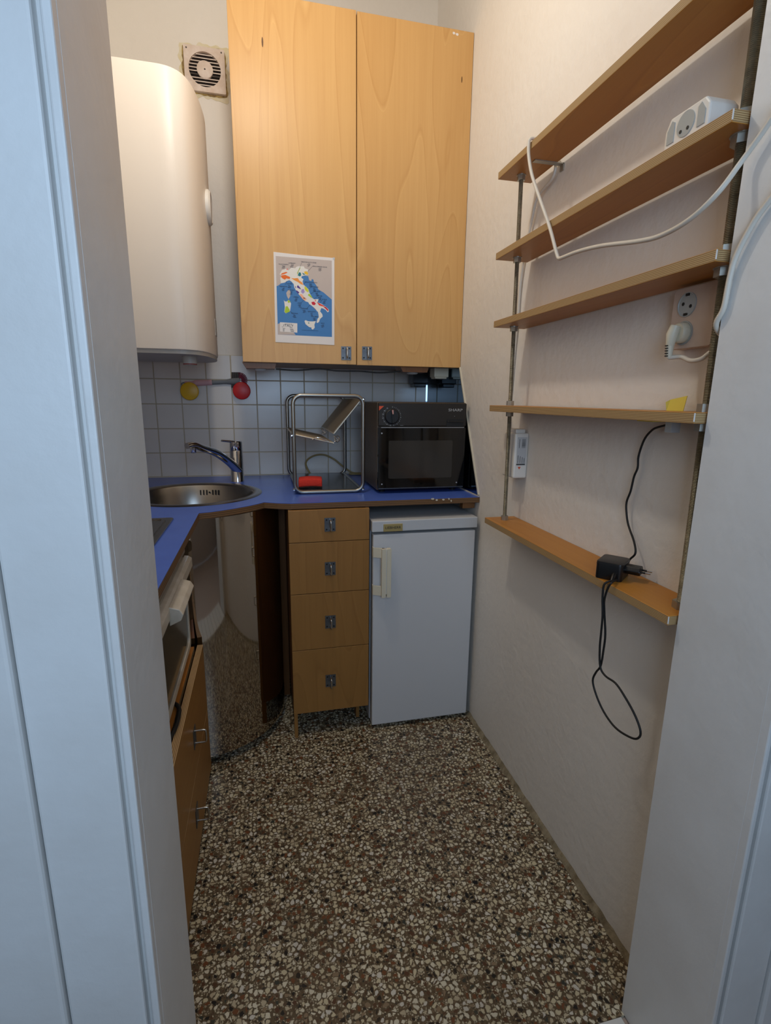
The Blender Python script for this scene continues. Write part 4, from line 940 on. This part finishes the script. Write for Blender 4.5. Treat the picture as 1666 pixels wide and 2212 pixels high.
ln.append(box(lx0 + .006, lx0 + .0073, ya_ - .0009, ya_ - .0005, zt_ - .045, zt_ - .018)); ln.append(box(lx0, lx1 - .003, ya_ - .0009, ya_ - .0005, zb_ + .042, zb_ + .0455))
mesh('label_text', join(*ln), M_LABEL, lb)['kind'] = 'stuff'
mesh('warning_mark', prism([(lx0 + .006, zb_ + .036), (lx0 + .016, zb_ + .036), (lx0 + .011, zb_ + .028)], ya_ - .0006, ya_ + .0006, 'y'), M_ORANGE, t)

# ------------------------------------------------------------------ black power adapter on the bottom shelf
z5 = .916
t = thing('power_adapter', (.72, .90, z5), 'black plug-in power adapter lying on the lowest shelf', 'power adapter')
A0 = Vector((.690, .9285, 0)); e1 = Vector((.627, -.779, 0)); e2 = Vector((.779, .627, 0))
def AP(a, b, z=0): return A0 + e1 * a + e2 * b + Vector((0, 0, z5 + z))
def local(vf):                                  # (a, b, height) in the adapter's own frame -> room
    return [AP(*v) for v in vf[0]], vf[1]
aw, ad, hh = .0545, .068, .038
mesh('case', local(prism(rrect(0, aw, 0, ad, .008), .0002, hh)), M_BLACK, t, bevel=.0025, smooth=40)
mesh('seam', local(prism(rrect(-.0003, aw + .0003, -.0003, ad + .0003, .008), hh - .006, hh - .005)), M_BLACKM, t)
pb, pz_ = .036, .023
mesh('plug_block', local(prism([(pb + .0165, pz_), (pb + .010, pz_ + .009), (pb - .010, pz_ + .009), (pb - .0165, pz_), (pb - .010, pz_ - .009), (pb + .010, pz_ - .009)], aw - .003, aw + .030, 'x')), M_BLACK, t, bevel=.002)
for q_ in (-1, 1):
    mesh('prong_sleeve', tube([AP(aw + .029, pb + q_ * .0095, pz_), AP(aw + .039, pb + q_ * .0088, pz_)], .0021, 8), M_BLACK, t, smooth=60)
    mesh('prong', tube([AP(aw + .038, pb + q_ * .0088, pz_), AP(aw + .049, pb + q_ * .0085, pz_)], .002, 8), M_CHROME, t, smooth=60)
g0 = AP(.040, 0, .016)
mesh('cord_grip', tube([g0 + e2 * .003, g0 - e2 * .010 + Vector((0, 0, -.003)), g0 - e2 * .018 + Vector((0, 0, -.010))], [.0055, .005, .0035], 10), M_BLACK, t, smooth=60)
xc = .686
cordA = [g0 - e2 * .017 + Vector((0, 0, -.009)), onx(1306, 1262, .6885), onx(1302, 1290, .6875), onx(1302, 1330, .689), onx(1299, 1365, .692), onx(1296, 1400, .696), onx(1297, 1440, .700), onx(1308, 1460, .702), onx(1330, 1476, .704), onx(1350, 1505, .706), onx(1372, 1545, .708), onx(1384, 1580, .709), onx(1378, 1595, .709), onx(1360, 1592, .709), onx(1330, 1572, .709), onx(1305, 1538, .708), onx(1288, 1500, .706), onx(1281, 1470, .705), onx(1288, 1452, .704), onx(1298, 1438, .7035), onx(1304, 1405, .702), onx(1308, 1370, .700), onx(1306, 1320, .694), onx(1306, 1296, .690), onx(1313, 1272, .6875), onx(1322, 1258, .6885)]
cordB = [AP(.046, .012, .004), AP(.046, .035, .010), AP(.050, .058, .022), AP(.052, .070, .034)]
cordC = [onx(1373, 1195, .778), onx(1370, 1170, .782), onx(1358, 1135, .786), onx(1354, 1110, .787), onx(1354, 1085, .787), onx(1363, 1060, .787), onx(1370, 1030, .787), onx(1378, 1010, .787), onx(1380, 985, .787), onx(1392, 950, .786), onx(1408, 930, .783), onx(1422, 923, .778), onx(1446, 917, .768), onx(1456, 914, .764)]
mesh('cord', tube(spline(cordA + cordB + cordC, 5), .0023, 7), M_BLACKM, t, smooth=60)

# ------------------------------------------------------------------ yellow note holding the cord on the fourth shelf
z4 = 1.274
xn = .767
n0 = onx(1441, 877, xn); n1 = onx(1480, 855, xn)
t = thing('sticky_note', (xn, (n0.y + n1.y) / 2, z4), 'crumpled yellow paper note stuck through the fourth shelf', 'note')
V = [(xn, n0.y, z4 - .0005), (xn, n1.y, z4 - .0005), (xn + .004, n1.y - .001, z4 + .028), (xn + .003, n0.y - .004, z4 + .021), (xn - .003, n0.y + .001, z4 + .016)]
F = [(0, 1, 2), (0, 2, 3), (0, 3, 4)]
V2 = V + [(p[0] + .0012, p[1], p[2]) for p in V]
F2 = F + [tuple(i + 5 for i in f_[::-1]) for f_ in F] + [(0, 5, 6, 1), (1, 6, 7, 2), (2, 7, 8, 3), (3, 8, 9, 4), (4, 9, 5, 0)]
mesh('paper_flap', (V2, F2), M_NOTE, t)
mesh('lower_strip', box(.705, xn, n1.y + .002, n0.y + .002, 1.2538, 1.2562), M_NOTE, t)
q = onx(1453, 912, .760)
o = mesh('cord_clip', box(.752, .772, q.y - .008, q.y + .008, 1.2335, 1.2535), M_CLIP); tag(o, 'small clear cord clip under the fourth shelf', 'clip');
